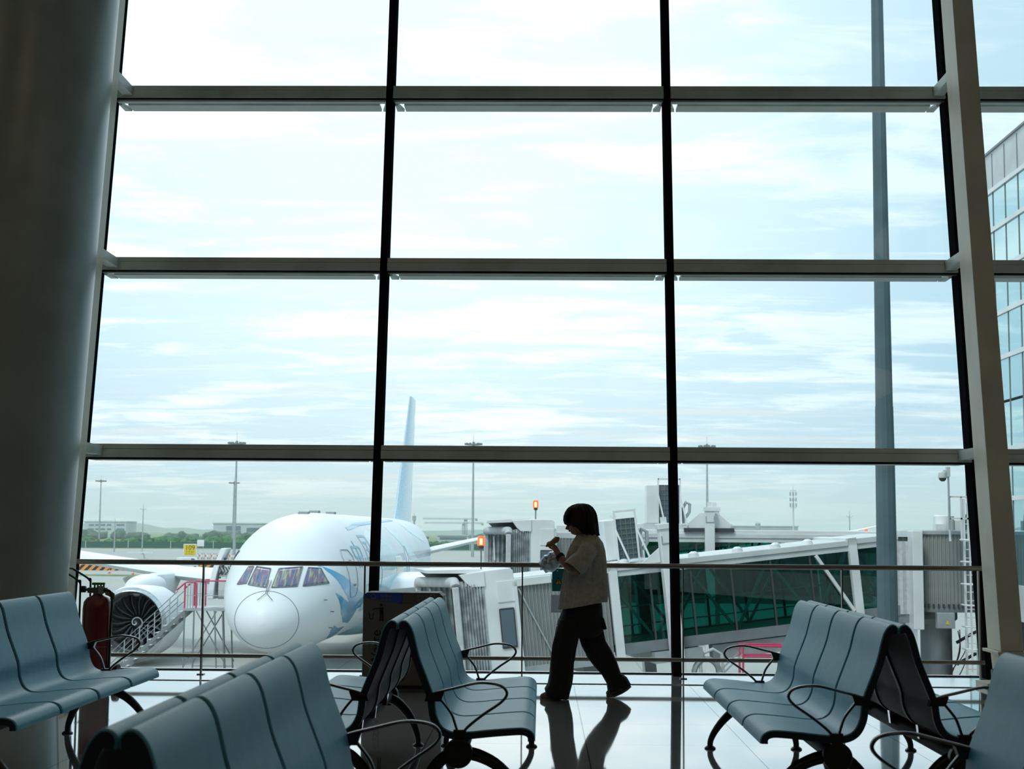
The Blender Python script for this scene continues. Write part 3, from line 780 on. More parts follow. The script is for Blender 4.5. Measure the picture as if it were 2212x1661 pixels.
ek.build('exclamation_mark', M['ink'], ws, smooth=0)
MB().lathe([(.007, -.001), (.007, .001)], (c_.x-.01, 13.3415, b_.z-.02), (0, 1, 0), 14).build('eyelet', mat('white_eyelet', (.8, .8, .8), .5), ws)
MB().tube([(c_.x-.01, 13.341, b_.z-.02), (c_.x-.01, 13.345, 1.0)], .0015, 6).build('string', M['ink'], ws)
paper, t, out = newmat('white_paper')
tl_ = t.n('ShaderNodeBsdfTranslucent', Color=(.5, .5, .55, 1)); df = t.n('ShaderNodeBsdfDiffuse', Color=(.7, .7, .72, 1)); mx = t.n('ShaderNodeMixShader', i0=.45)
t.link(df.outputs[0], mx.inputs[1]); t.link(tl_.outputs[0], mx.inputs[2]); t.link(mx.outputs[0], out.inputs[0])
a_, b_ = at(1190, 1323, 13.9), at(1222, 1285, 13.93)
nz0, nz1 = a_.z, b_.z
tag(MB().hexa(slab(a_.x, b_.x, nz0, nz1, .192, .1995)).build('paper_notice', paper), 'blank white paper notice stuck on the window pane beside the person', 'notice')
# ------------------------------------------------------------------ outside: ground and far airfield
ZG = -5.5
def gy(px, y):   # how far away the ground shows at this pixel
    d = ray(px, y); t_ = (ZG-1.3)/d.z; return d.y*t_
M['concrete'] = None
m, t, out = newmat('apron_concrete')
pos = t.n('ShaderNodeNewGeometry').outputs['Position']
sx, sy, sz = t.n('ShaderNodeSeparateXYZ', Vector=pos).outputs
def jl(c, per, wd):
    f = t.m('FRACT', t.m('DIVIDE', c, per)); return t.m('LESS_THAN', t.m('MINIMUM', f, t.m('SUBTRACT', 1.0, f)), wd)
jn = t.m('MAXIMUM', jl(sx, 5.0, .006), jl(sy, 5.0, .006))
n1 = t.n('ShaderNodeTexNoise', Vector=pos, Scale=.05, Detail=6).outputs[0]; n2 = t.n('ShaderNodeTexNoise', Vector=pos, Scale=1.2, Detail=5).outputs[0]
c = t.mix(t.m('ADD', t.m('MULTIPLY', n1, .7), t.m('MULTIPLY', n2, .3)), (.30, .31, .29), (.46, .46, .43))
c = t.mix(t.m('MULTIPLY', jn, .5), c, (.16, .16, .15))
bs = t.n('ShaderNodeBsdfPrincipled', Roughness=.8); t.link(c, bs.inputs['Base Color']); t.link(bs.outputs[0], out.inputs[0]); M['concrete'] = m
M['grass'] = mat('mown_grass', (.13, .20, .06), .9, scale=.3, var=.25)
M['leaf'] = mat('dense_foliage', (.055, .15, .05), .9, scale=.6, var=.35, bump=.6)
M['leaf2'] = mat('dull_foliage', (.05, .11, .06), .9, scale=.3, var=.3, bump=.6)
M['soil'] = mat('red_soil', (.28, .12, .07), .9, scale=.3, var=.3)
M['galv'] = mat('galvanised_steel', (.42, .45, .46), .45, .5, scale=2)
M['dgalv'] = mat('weathered_grey_steel', (.22, .24, .25), .5, .3, scale=2)
M['lampgrey'] = mat('teal_grey_galvanising', (.085, .13, .145), .5, .2, scale=2)
M['white'] = mat('white_enamel', (.74, .76, .76), .35, scale=.7, coat=.2)
M['dwhite'] = mat('dulled_white_paint', (.58, .61, .61), .5, scale=.8)
M['fence'] = mat('green_mesh_fence', (.04, .12, .09), .8)
M['bld'] = mat('pale_render', (.52, .56, .60), .8, scale=.1)
M['blg'] = mat('grey_cladding', (.40, .44, .48), .7, scale=.1)
M['wind'] = mat('dark_window', (.10, .14, .18), .2, scale=.2)
M['dark'] = mat('dark_grey', (.05, .055, .06), .6)
M['tyre'] = mat('tyre_rubber', (.02, .02, .02), .8)
M['yel'] = mat('sign_yellow', (.75, .56, .03), .5)
M['pink'] = mat('red_handrail_paint', (.55, .05, .13), .4)
M['orange'] = mat('orange_plastic', (.75, .20, .04), .5)
struct(MB().box((-500, 13.7, ZG-.5), (600, 900, ZG)).build('ground', M['concrete'], smooth=0))
struct(MB().box((-9.6, 13.7, ZG), (9.6, 13.98, -.31)).build('wall_front', M['blg'], smooth=0))
gs = MB()
gs.box((-400, 318, ZG), (-30, 326, ZG+.03)); gs.box((-14, 395, ZG), (6, 425, ZG+.03)); gs.box((-400, 505, ZG), (500, 519, ZG+.04)); gs.box((-400, 212, ZG), (-20, 219, ZG+.03)); gs.box((-400, 530, ZG), (500, 898, ZG+.05))
tag(gs.build('grass', M['grass'], smooth=0), kind='stuff')
FYD = 520
fo = thing('perimeter_fence', 'long green mesh perimeter fence with pale posts before the shrubs', 'fence', (0, FYD, ZG))
MB().box((-330, FYD-.03, ZG+.1), (330, FYD+.03, ZG+2.2)).build('mesh_panel', M['fence'], fo, smooth=0)
for i in range(44):
    x_ = -325 + i*15.0
    MB().cbox((x_, FYD-.12, ZG+1.25), (.22, .14, 2.5)).build('post', M['dwhite'], fo, smooth=0)
random.seed(11)
tl = MB()
for i in range(700):
    x_ = random.uniform(-260, 330); y_ = random.uniform(524, 640); h = random.uniform(1.0, 2.3)*(1 + .35*math.sin(x_*.045) + .2*math.sin(x_*.13+2))
    rx = random.uniform(1.6, 4.2); b0 = len(tl.v)
    tl.ball((x_, y_, ZG+h*.62), (rx, rx*.8, h), 12, 8)
    for q in tl.v[b0:]:
        k = noise.noise(q*.55)*.9 + noise.noise(q*1.6)*.45
        q.x += k*1.2; q.z += k*1.0
tag(tl.build('shrubbery', M['leaf'], smooth=60), kind='stuff')
tl = MB()
for i in range(160):
    x_ = random.uniform(-420, 480); y_ = random.uniform(903, 985); h = random.uniform(1.8, 3.6)
    b0 = len(tl.v); tl.ball((x_, y_, ZG+h*.7), (random.uniform(4, 10), 5, h), 10, 7)
    for q in tl.v[b0:]: q += V((1, 0, 1))*noise.noise(q*.3)*2
tag(tl.build('treeline', M['leaf2'], smooth=60), kind='stuff')
tag(MB().grid(lambda a, b_: (-186+52*a, 522+6*b_, ZG+.05+2.6*b_*(.7+.5*noise.noise(V((a*9, b_*2, 0))))), 26, 5).build('soil_bank', M['soil']), 'red soil bank behind the perimeter fence', 'bank')
# far hills
hl = MB()
hl.grid(lambda a, b_: (-1500+1500*a, 3300+200*b_, ZG+(1-abs(2*b_-1))*(7+17*max(0, math.exp(-((a-.337)/.06)**2))+7*max(0, noise.noise(V((a*14, 0, 3))))+5*noise.noise(V((a*30, 2, 3))))), 120, 4)
tag(hl.build('hill', M['leaf2']), 'far hazy hills rising behind the airfield buildings', 'hill')
struct(MB().box((-2500, 900, ZG-1), (2500, 3600, ZG-.2)).build('ground_2', M['grass'], smooth=0))
# haze over the far field
hm, t, out = newmat('airfield_haze')
vs = t.n('ShaderNodeVolumeScatter', Color=(.88, .94, 1, 1), Density=.00038, Anisotropy=.6); t.link(vs.outputs[0], out.inputs['Volume'])
hb = MB().box((-1700, 330, ZG+.2), (1700, 3580, 70)).build('haze', hm, smooth=0)
tag(hb, 'thin pale haze lying over the far airfield', 'haze', kind='stuff')

def building(lab, px0, px1, ytop, Y, depth, material, wins, name='airport_building', extra=None):
    a, b_ = at(px0, ytop, Y), at(px1, ytop, Y); zt = a.z
    r = thing(name, lab, 'building', ((a.x+b_.x)/2, Y, ZG))
    MB().box((a.x, Y, ZG), (b_.x, Y+depth, zt)).build('wall', material, r, smooth=0)
    MB().box((a.x-.6, Y-.5, zt), (b_.x+.6, Y+depth, zt+.7)).build('roof_edge', M['bld'], r, smooth=0)
    for q in wins:
        p, p2 = at(q[0], q[1], Y), at(q[2], q[3], Y)
        MB().box((p.x, Y-.15, p2.z), (p2.x, Y+.1, p.z)).build('window', M['wind'], r, smooth=0)
    return r
building('pale three-storey block beyond the shrubs, nearest the round column', 182, 272, 1127, 1150, 30, M['bld'], [(x_, y_, x_+w_, y_+4) for y_ in (1132, 1141) for x_, w_ in ((192, 11), (206, 11), (218, 9), (231, 9), (252, 17))])
building('grey terminal block with a dark stair tower behind the aircraft nose', 461, 590, 1131, 1000, 40, M['bld'], [(489, 1136, 520, 1146), (489, 1147, 520, 1152), (533, 1140, 560, 1150)] )
building('low pale hangar on the horizon beyond the second jet bridge', 1590, 1724, 1137, 1100, 60, M['blg'], [(1592, 1145, 1606, 1150)], 'hangar')
building('pale long hangar seen between mullion and bridge lift tower', 1466, 1581, 1134, 1300, 60, M['bld'], [], 'hangar')
building('faint white shed on the horizon beside the bellows of the far jet bridge', 1190, 1262, 1144, 900, 30, M['bld'], [], 'shed')
building('small white shed under the tower cranes', 945, 1012, 1157, 860, 20, M['bld'], [(950, 1160, 1008, 1166)], 'shed')
p = at(1637, 1131, 1080)
si = thing('silo', 'grey round silo before the low hangar', 'silo', (p.x, 1080, ZG))
MB().lathe([(2, 0), (2, p.z-ZG), (1.7, p.z-ZG+.3)], (p.x, 1080, ZG), n=20).build('tank', M['galv'], si)
MB().tube([(p.x+2*math.cos(2*PI*k/16), 1080+2*math.sin(2*PI*k/16), p.z+.9) for k in range(16)], .1, 6, loop=True).build('guard_rail', M['galv'], si)

def flood(px, ytop, Y, lab):
    p = at(px, ytop, Y); h = p.z-ZG
    r = thing('floodlight_mast', lab, 'light mast', (p.x, Y, ZG), 'apron floodlight masts')
    MB().lathe([(.42, 0), (.38, 4), (.2, h-.8)], (p.x, Y, ZG), n=14).build('pole', M['galv'], r)
    MB().tube([(p.x+1.7*math.cos(2*PI*k/24), Y+1.7*math.sin(2*PI*k/24), ZG+h-1.2) for k in range(24)], .1, 8, loop=True).build('ring', M['dgalv'], r)
    hd = MB()
    for k in range(4): hd.bar((p.x, Y, ZG+h-1.0), (p.x+1.7*math.cos(PI*k/2), Y+1.7*math.sin(PI*k/2), ZG+h-1.2), .1)
    hd.lathe([(.3, h-1.6), (.3, h-.4)], (p.x, Y, ZG)); hd.build('hub', M['dgalv'], r)
    for k in range(12):
        a = 2*PI*k/12 + .13
        c_ = V((p.x+2.05*math.cos(a), Y+2.05*math.sin(a), ZG+h-1.0))
        MB().cbox(c_, (.62, .45, .5)).build('lamp', M['dgalv'], r, smooth=0, bevel=.05)
    MB().bar((p.x, Y, ZG+h-.4), (p.x, Y, ZG+h+1.6), .06).build('lightning_rod', M['dgalv'], r)
flood(218.5, 1034, 640, 'floodlight mast nearest the inclined window edge, above the pale block')
flood(512, 949, 390, 'tall floodlight mast just above the open aircraft door')
flood(506, 1038, 640, 'shorter far floodlight mast hidden behind the tall mast by the aircraft nose')
flood(1023, 951, 390, 'floodlight mast between the tail fin and the walking person')
flood(1527, 956, 390, 'floodlight mast rising behind the white bridge lift tower')

def pole(px, ytop, ybase, lab, arm=8):
    Y = gy(px, ybase); p = at(px, ytop, Y); k = Y/FPX
    r = thing('antenna_pole', lab, 'pole', (p.x, Y, ZG))
    MB().lathe([(1.5*k, 0), (.9*k, p.z-ZG-9*k)], (p.x, Y, ZG), n=10).build('mast', M['galv'], r)
    MB().lathe([(.5*k, p.z-ZG-9*k), (.25*k, p.z-ZG)], (p.x, Y, ZG), n=8).build('spike', M['galv'], r)
    z_ = p.z-11*k
    cm_ = MB()
    for s_ in (-1, 1): cm_.tube([(p.x, Y, z_-2*k), (p.x+s_*.6*arm*k, Y, z_-1.5*k), (p.x+s_*.8*arm*k, Y, z_+1.5*k)], .55*k, 6)
    cm_.build('cross_arm', M['galv'], r)
pole(310, 1088, 1193, 'slim grey pole with a small cross arm before the shrubs')
pole(249, 1118, 1192, 'short white pole between mast and cross-armed pole', 5)
pole(1835, 1104, 1190, 'slim pole with a cross arm beside the big lamp post', 8)
pole(1325, 1104, 1188, 'slim antenna pole behind the tilted rooftop condenser', 8)

# telecom mast
Y = 420; p = at(1713, 1045, Y); k = Y/FPX
r = thing('telecom_mast', 'white telecom mast ringed with panel antennas on the horizon', 'mast', (p.x, Y, ZG))
MB().lathe([(2.0*k, 0), (1.6*k, at(1713, 1098, Y).z-ZG), (.7*k, at(1713, 1060, Y).z-ZG), (.2*k, p.z-ZG)], (p.x, Y, ZG), n=10).build('mast', M['dwhite'], r)
for y_ in (1060, 1080, 1097):
    z_ = at(1713, y_, Y).z
    MB().tube([(p.x+7*k*math.cos(2*PI*q/12), Y+7*k*math.sin(2*PI*q/12), z_) for q in range(12)], .35*k, 6, loop=True).build('platform_ring', M['galv'], r)
for y_ in (1067, 1079, 1091):
    z_ = at(1713, y_, Y).z
    for q in range(6):
        MB().cbox((p.x+7*k*math.cos(2*PI*q/6+.2), Y+7*k*math.sin(2*PI*q/6+.2), z_), (1.6*k, 1.6*k, 8*k)).build('panel_antenna', M['galv'], r, smooth=0)

# tower cranes
def crane(px, ytop, ybase, jl_, jr, lab):
    Y = 1150 if jr < 30 else 1185; k = Y/FPX; p = at(px, ytop, Y); zb = ZG
    r = thing('tower_crane', lab, 'crane', (p.x, Y, ZG), None)
    ms = MB(); wd = 3.2*k
    for a in (-1, 1):
        for b_ in (-1, 1): ms.bar((p.x+a*wd, Y+b_*wd, zb), (p.x+a*wd, Y+b_*wd, p.z), .8*k)
    n_ = 14
    for i in range(n_):
        z0, z1 = zb+(p.z-zb)*i/n_, zb+(p.z-zb)*(i+1)/n_
        ms.bar((p.x-wd, Y-wd, z0), (p.x+wd, Y-wd, z1), .5*k); ms.bar((p.x-wd, Y-wd, z1), (p.x+wd, Y-wd, z1), .5*k)
    ms.build('lattice_mast', M['dgalv'], r, smooth=0)
    jb = MB()
    for a in (0, 4*k): jb.bar((p.x+jl_*k, Y, p.z+a*.6), (p.x+jr*k, Y, p.z+a*.6), .7*k)
    n_ = 22
    for i in range(n_):
        xa, xb = p.x+(jl_+(jr-jl_)*i/n_)*k, p.x+(jl_+(jr-jl_)*(i+1)/n_)*k
        jb.bar((xa, Y, p.z), ((xa+xb)/2, Y, p.z+2.4*k), .4*k); jb.bar(((xa+xb)/2, Y, p.z+2.4*k), (xb, Y, p.z), .4*k)
    jb.build('jib', M['dgalv'], r, smooth=0)
    MB().cbox((p.x+jr*k-2*k, Y, p.z-1*k), (5*k, 3*k, 4*k)).build('counterweight', M['dgalv'], r, smooth=0)
    MB().cbox((p.x, Y-1, p.z-2*k), (5*k, 4*k, 4*k)).build('operator_cab', M['dgalv'], r, smooth=0)
crane(1006, 1122, 1158, -92, 25, 'tower crane with the higher jib, behind the light mast')
crane(1002, 1131, 1158, -86, 42, 'tower crane with the lower jib behind the light mast')
Y = 900; p = at(895, 1107, Y)
tag(MB().lathe([(.9, 0), (.6, p.z-ZG-5), (1.1, p.z-ZG-4.8), (1.1, p.z-ZG-2), (.15, p.z-ZG-1.8), (.1, p.z-ZG)], (p.x, Y, ZG), n=12).build('water_tower', M['blg']), 'slim far tower beside the aircraft tail above its crown', 'tower')

# stand sign, white board, barriers, cones, van, distant tail
Y = gy(410, 1206); a, b_ = at(396, 1200, Y), at(425, 1175, Y)
sg = thing('stand_sign', 'yellow stand number sign reading 109 on two posts', 'sign', ((a.x+b_.x)/2, Y, ZG))
MB().box((a.x, Y-.05, a.z), (b_.x, Y+.05, b_.z)).build('sign_border', M['white'], sg, smooth=0)
k = Y/FPX
MB().box((a.x+1.6*k, Y-.09, a.z+1*k), (b_.x-1.6*k, Y-.04, b_.z-1.6*k)).build('sign_face', M['yel'], sg, smooth=0)
text('sign_number', '109', 14.5*k, M['dark'], sg, ((a.x+b_.x)/2, Y-.1, b_.z-8.5*k), (1, 0, 0), (0, 0, 1), .005)
for i, s_ in enumerate(('N 30 46.6', 'E 114 12.1')):
    text('sign_coordinates', s_, 4.2*k, M['dark'], sg, ((a.x+b_.x)/2, Y-.1, b_.z-(16.6+4.8*i)*k), (1, 0, 0), (0, 0, 1), .005)
for x_ in (a.x+1*k, b_.x-1*k): MB().bar((x_, Y, ZG), (x_, Y, a.z), .08).build('sign_post', M['galv'], sg)
Y = gy(432, 1192); a, b_ = at(426, 1180, Y), at(441, 1166, Y)
sg = thing('blank_board', 'plain white board on two posts just above the yellow 109 sign', 'sign', ((a.x+b_.x)/2, Y, ZG))
MB().box((a.x, Y-.05, a.z), (b_.x, Y+.05, b_.z)).build('board', M['white'], sg, smooth=0)
for x_ in (a.x+.2, b_.x-.2): MB().bar((x_, Y, ZG), (x_, Y, a.z), .1).build('sign_post', M['galv'], sg)
mb_, t, out = newmat('hazard_stripes')
pos = t.n('ShaderNodeNewGeometry').outputs['Position']; sx, sy, sz = t.n('ShaderNodeSeparateXYZ', Vector=pos).outputs
st = t.m('GREATER_THAN', t.m('FRACT', t.m('MULTIPLY', t.m('SUBTRACT', sx, sz), .8)), .5)
bs = t.n('ShaderNodeBsdfPrincipled', Roughness=.6); t.link(t.mix(st, (.03, .03, .03), (.75, .30, .05)), bs.inputs['Base Color']); t.link(bs.outputs[0], out.inputs[0])
for px0, px1, lab in ((150, 270, 'orange and black striped barrier wall on the apron beneath the aircraft wing'), (428, 470, 'short orange and black striped barrier beside the aircraft door')):
    Y = gy((px0+px1)/2, 1232); a, b_ = at(px0, 1230, Y), at(px1, 1230, Y)
    tag(MB().prism([(0, 0), (.5, 0), (.35, .95), (.15, .95)], lambda u, w_, d: (d, Y+u, ZG+w_), a.x, b_.x).build('striped_barrier', mb_, smooth=0), lab, 'barrier')
for px, y_, lab in ((236, 1239, 'orange traffic cone on the apron under the wing, the one nearer the column'), (287, 1242, 'darker traffic cone on the apron beside the engine nacelle')):
    Y = gy(px, y_); c_ = at(px, y_, Y); cn = thing('traffic_cone', lab, 'cone', (c_.x, Y, ZG))
    MB().box((c_.x-.25, Y-.25, ZG), (c_.x+.25, Y+.25, ZG+.04)).build('base', M['orange'], cn)
    MB().lathe([(.2, .04), (.04, .75)], (c_.x, Y, ZG), n=14).build('cone_body', M['orange'], cn)
    MB().lathe([(.15, .3), (.105, .48)], (c_.x, Y, ZG), n=14).build('reflective_band', M['white'], cn)
# white service van, mostly behind the handrail
Y = gy(408, 1231); a, b_ = at(381, 1228, Y), at(432, 1214, Y)
vn = thing('service_van', 'white service van parked beyond the aircraft wing', 'van', ((a.x+b_.x)/2, Y, ZG)); wv = b_.x-a.x
MB().prism([(0, .35), (wv, .35), (wv, 1.15), (wv-.5, 1.3), (wv-.95, 2.05), (.1, 2.05), (0, 1.9)], lambda u, w_, d: (a.x+u, Y+d, ZG+w_), 0, 1.8).build('body', M['white'], vn, bevel=.06)
MB().prism([(wv-.62, 1.32), (wv-.98, 1.9), (wv-1.5, 1.9), (wv-1.5, 1.32)], lambda u, w_, d: (a.x+u, Y+d, ZG+w_), -.02, .02).build('window', M['wind'], vn, smooth=0)
for q in (.7, wv-.8):
    MB().lathe([(.15, 0), (.33, .02), (.33, .2), (.15, .22)], (a.x+q, Y-.03, ZG+.33), (0, 1, 0), 18).build('wheel', M['tyre'], vn)
Y = gy(305, 1207); a, b_, c_ = at(274, 1193, Y), at(331, 1193, Y), at(306, 1188, Y)
tl = thing('distant_tail', 'small pale T-shaped aircraft tail on the far apron below the slim pole', 'aircraft tail', (c_.x, Y, ZG))
MB().loft([[(x_, Y+dy, a.z+.0+dz) for dy, dz in ((0, -.14), (1.0, 0), (0, .14))] for x_ in (a.x, c_.x, b_.x)]).build('tailplane', M['white'], tl, smooth=0)
MB().loft([[(c_.x+x_, Y+.1+dy, z_) for x_, dy in ((-.12, 0), (.12, 0), (.12, 1.2), (-.12, 1.2))] for x_, z_ in ((.35, ZG+.4), (-.25, c_.z+.2))] if False else [[(c_.x+o_-.14, Y+.1, z_), (c_.x+o_+.14, Y+.1, z_), (c_.x+o_+.14, Y+1.4, z_), (c_.x+o_-.14, Y+1.4, z_)] for o_, z_ in ((.55, ZG), (-.3, c_.z+.1))]).build('fin', M['dwhite'], tl, smooth=0)
random.seed(5)
for i in range(7):
    px = 432+i*13; Y = 335 ; c_ = at(px, 1200, Y)
    br = thing('barricade', 'low red and white barricade in the far row beside the 109 sign', 'barricade', (c_.x, Y, ZG), 'far row of barricades')
    MB().box((c_.x-.55, Y-.1, ZG+.5), (c_.x+.55, Y+.1, ZG+1.1)).build('board', M['white'], br, smooth=0)
    MB().box((c_.x-.3, Y-.13, ZG+.55), (c_.x+.05, Y-.1, ZG+1.05)).build('red_panel', M['orange'], br, smooth=0)
    for s_ in (-.45, .45): MB().bar((c_.x+s_, Y, ZG), (c_.x+s_, Y, ZG+1.3), .12).build('leg', M['dark'], br)

# ------------------------------------------------------------------ big lamp post by the jet bridge
p0_, p1_ = at(1912, 1000, 40), at(1898, 0, 40)
lp = thing('lamp_post', 'thick grey twelve-sided lamp post rising through the whole window', 'lamp post', (p0_.x, 40, ZG))
MB().lathe([(.30, 0), (.262, p0_.z-ZG), (.245, at(1898, 878, 40).z-ZG)], (p0_.x, 40, ZG), n=12).build('lower_shaft', M['lampgrey'], lp, smooth=0)
MB().lathe([(.236, at(1898, 878, 40).z-ZG), (.165, p1_.z-ZG), (.12, 28)], (p0_.x, 40, ZG), n=12).build('upper_shaft', M['lampgrey'], lp, smooth=0)
MB().lathe([(.45, 0), (.45, .05), (.3, .06)], (p0_.x, 40, ZG), n=12).build('base_flange', M['lampgrey'], lp, smooth=0)

# ------------------------------------------------------------------ terminal wing with the glass front
mg, t, out = newmat('wing_glass')
bs = t.n('ShaderNodeBsdfPrincipled', Roughness=.015, IOR=1.9, Metallic=.75); pos = t.n('ShaderNodeNewGeometry').outputs['Position']
nz = t.n('ShaderNodeTexNoise', Vector=pos, Scale=.35, Detail=2).outputs[0]
t.link(t.mix(nz, (.36, .60, .64), (.46, .70, .74)), bs.inputs['Base Color'])
t.link(t.n('ShaderNodeBump', Height=nz, Strength=.05, Distance=.1).outputs[0], bs.inputs['Normal']); t.link(bs.outputs[0], out.inputs[0])
M['wingglass'] = mg
FX, FN, FF = 16.2, 26.0, 57.0
wg = thing('terminal_wing', 'glass-fronted terminal wing at the picture edge beyond the brown beam', 'building', (FX+5, 42, ZG))
MB().box((FX+.3, FN, ZG), (FX+14, FF-.2, 15.0)).build('core', M['blg'], wg, smooth=0)
bands = [15.1, 13.74, 12.3, 10.75, 9.2, 7.6, 6.0, 4.36, 2.64]
MB().box((FX, FN, 13.74), (FX+.3, FF, 15.1)).build('parapet_panel', M['dwhite'], wg, smooth=0)
MB().box((FX-.06, FN, 15.08), (FX+.4, FF, 15.16)).build('coping', M['dgalv'], wg, smooth=0)
for z_ in bands[1:]:
    if z_ == 6.0: continue
    MB().box((FX-.06, FN, z_-.16), (FX+.2, FF, z_+.0)).build('white_band', M['white'], wg, smooth=0)
zz_ = bands[1:] + [-.4]
for i in range(len(zz_)-1):
    MB().box((FX, FN, zz_[i+1]), (FX+.15, FF, zz_[i]-.1)).build('glass_band', mg, wg, smooth=0)
sm = MB()
for i in range(23):
    y_ = FF - i*1.4
    sm.box((FX-.02, y_-.025, -.4), (FX+.05, y_+.025, 15.0))
sm.build('mullion', M['dgalv'], wg, smooth=0)
MB().box((FX-.1, FN, -1.6), (FX+.3, FF, -.4)).build('sill_band', M['white'], wg, smooth=0)
MB().box((FX+.25, FN, ZG), (FX+.5, FF, -1.6)).build('basement_wall', M['dark'], wg, smooth=0)
MB().box((FX+1.4, 46, 15.0), (FX+5, 52, 17.2)).build('roof_plant', M['dwhite'], wg, smooth=0)
# ------------------------------------------------------------------ jet bridges
M['bridgeglass'] = glassmat('green_bridge_glass', (.24, .58, .535), .05, .6, power=4, var=.12)
M['bfloor'] = mat('bridge_floor', (.20, .34, .29), .7)
def corr_mat():
    m, t, out = newmat('corrugated_steel')
    nz = t.n('ShaderNodeTexNoise', Vector=t.n('ShaderNodeTexCoord').outputs['Object'], Scale=1.5, Detail=6).outputs[0]
    bs = t.n('ShaderNodeBsdfPrincipled', Roughness=.55, Metallic=.2)
    t.link(t.mix(nz, (.22, .23, .23), (.36, .37, .36)), bs.inputs['Base Color']); t.link(bs.outputs[0], out.inputs[0]); return m
M['corr'] = corr_mat()
M['canvas'] = mat('bellows_canvas', (.42, .45, .46), .8, scale=3, var=.2, bump=.1)
M['pad'] = mat('grey_bumper_pad', (.50, .52, .52), .6, scale=3)
M['redlens'] = mat('red_beacon_lens', (.8, .06, .02), .2, emit=(1, .10, .02), es=1.6)
M['lampcore'] = mat('amber_beacon_core', (1, .5, .1), .3, emit=(1, .55, .12), es=6)
def frame(A, alpha, beta):
    A = V(A); ca, sa, cb, sb_ = math.cos(alpha), math.sin(alpha), math.cos(beta), math.sin(beta)
    U, D, Wv = V((cb*ca, sb_*ca, sa)), V((-sb_, cb, 0)), V((-cb*sa, -sb_*sa, ca))
    return lambda u, d, w_: A + U*u + D*d + Wv*w_
def corrugated(fn, u0, u1, w0, w1, d, n, amp=.045):
    """a wall of vertical ribs in the (u, w) plane"""
    pts = []
    for i in range(n):
        a = u0+(u1-u0)*i/n; s_ = (u1-u0)/n
        pts += [(a, d), (a+s_*.35, d), (a+s_*.5, d-amp), (a+s_*.85, d-amp)]
    pts.append((u1, d))
    pts += [(u1, d+.08), (u0, d+.08)]
    return MB().prism(pts, lambda u, dd, w_: fn(u, dd, w_), w1, w0)
def glass_tunnel(r, fn, u0, u1, wt, wb, dep, bay, diag=True):
    """roof, floor, glazed sides with posts and inner diagonal braces"""
    gt, gb = wt-.30, wb+.36
    MB().box((u0, -.08, wt-.12), (u1, dep+.08, wt+.08), fn).build('roof', M['dwhite'], r, smooth=0, bevel=.02)
    MB().box((u0, -.03, wt-.30), (u1, .10, wt-.13), fn).build('eave_rail', M['dwhite'], r, smooth=0)
    MB().box((u0, dep-.10, wt-.30), (u1, dep+.03, wt-.13), fn).build('eave_rail', M['dwhite'], r, smooth=0)
    MB().box((u0, .04, wb+.1), (u1, dep-.04, wb+.3), fn).build('floor_deck', M['bfloor'], r, smooth=0)
    for d0, d1 in ((-.05, .12), (dep-.12, dep+.05)):
        MB().box((u0, d0, wb), (u1, d1, gb), fn).build('floor_beam', M['dgalv'], r, smooth=0)
    n = max(1, round((u1-u0)/bay))
    for i in range(n):
        a, b_ = u0+(u1-u0)*i/n, u0+(u1-u0)*(i+1)/n
        for d in (.02, dep-.04):
            MB().box((a+.03, d, gb), (b_-.03, d+.02, gt), fn).build('glass_panel', M['bridgeglass'], r, smooth=0)
            MB().box((a-.035, d-.015, gb), (a+.035, d+.07, gt), fn).build('post', M['dark'], r, smooth=0)
        if diag:
            lo, hi = (a, b_) if i % 2 else (b_, a)
            MB().bar(fn(lo+.05, .16, gb), fn(hi-.05, .16, gt), .09).build('brace', M['galv'], r, smooth=0)
            MB().bar(fn(hi, dep-.2, gb), fn(lo, dep-.2, gt), .09).build('brace', M['galv'], r, smooth=0)
    for w_ in (gb+.35, gb+1.0):
        MB().bar(fn(u0, dep-.25, w_), fn(u1, dep-.25, w_), .05).build('inner_handrail', M['galv'], r, smooth=0)
def beacon(r, base, h):
    base = V(base)
    b_ = MB().tube([base, base+V((0, 0, h))], .03, 8).build('beacon_pole', M['dgalv'], r)
    t_ = base+V((0, 0, h))
    MB().lathe([(.07, 0), (.09, .06), (.09, .1)], t_, n=14).build('beacon_base', M['dark'], b_)
    MB().lathe([(.12, .1), (.125, .36), (.1, .42)], t_, n=16).build('beacon_lens', M['redlens'], b_)
    MB().box(t_+V((-.045, -.128, .14)), t_+V((.045, -.1, .34))).build('beacon_core', M['lampcore'], b_)
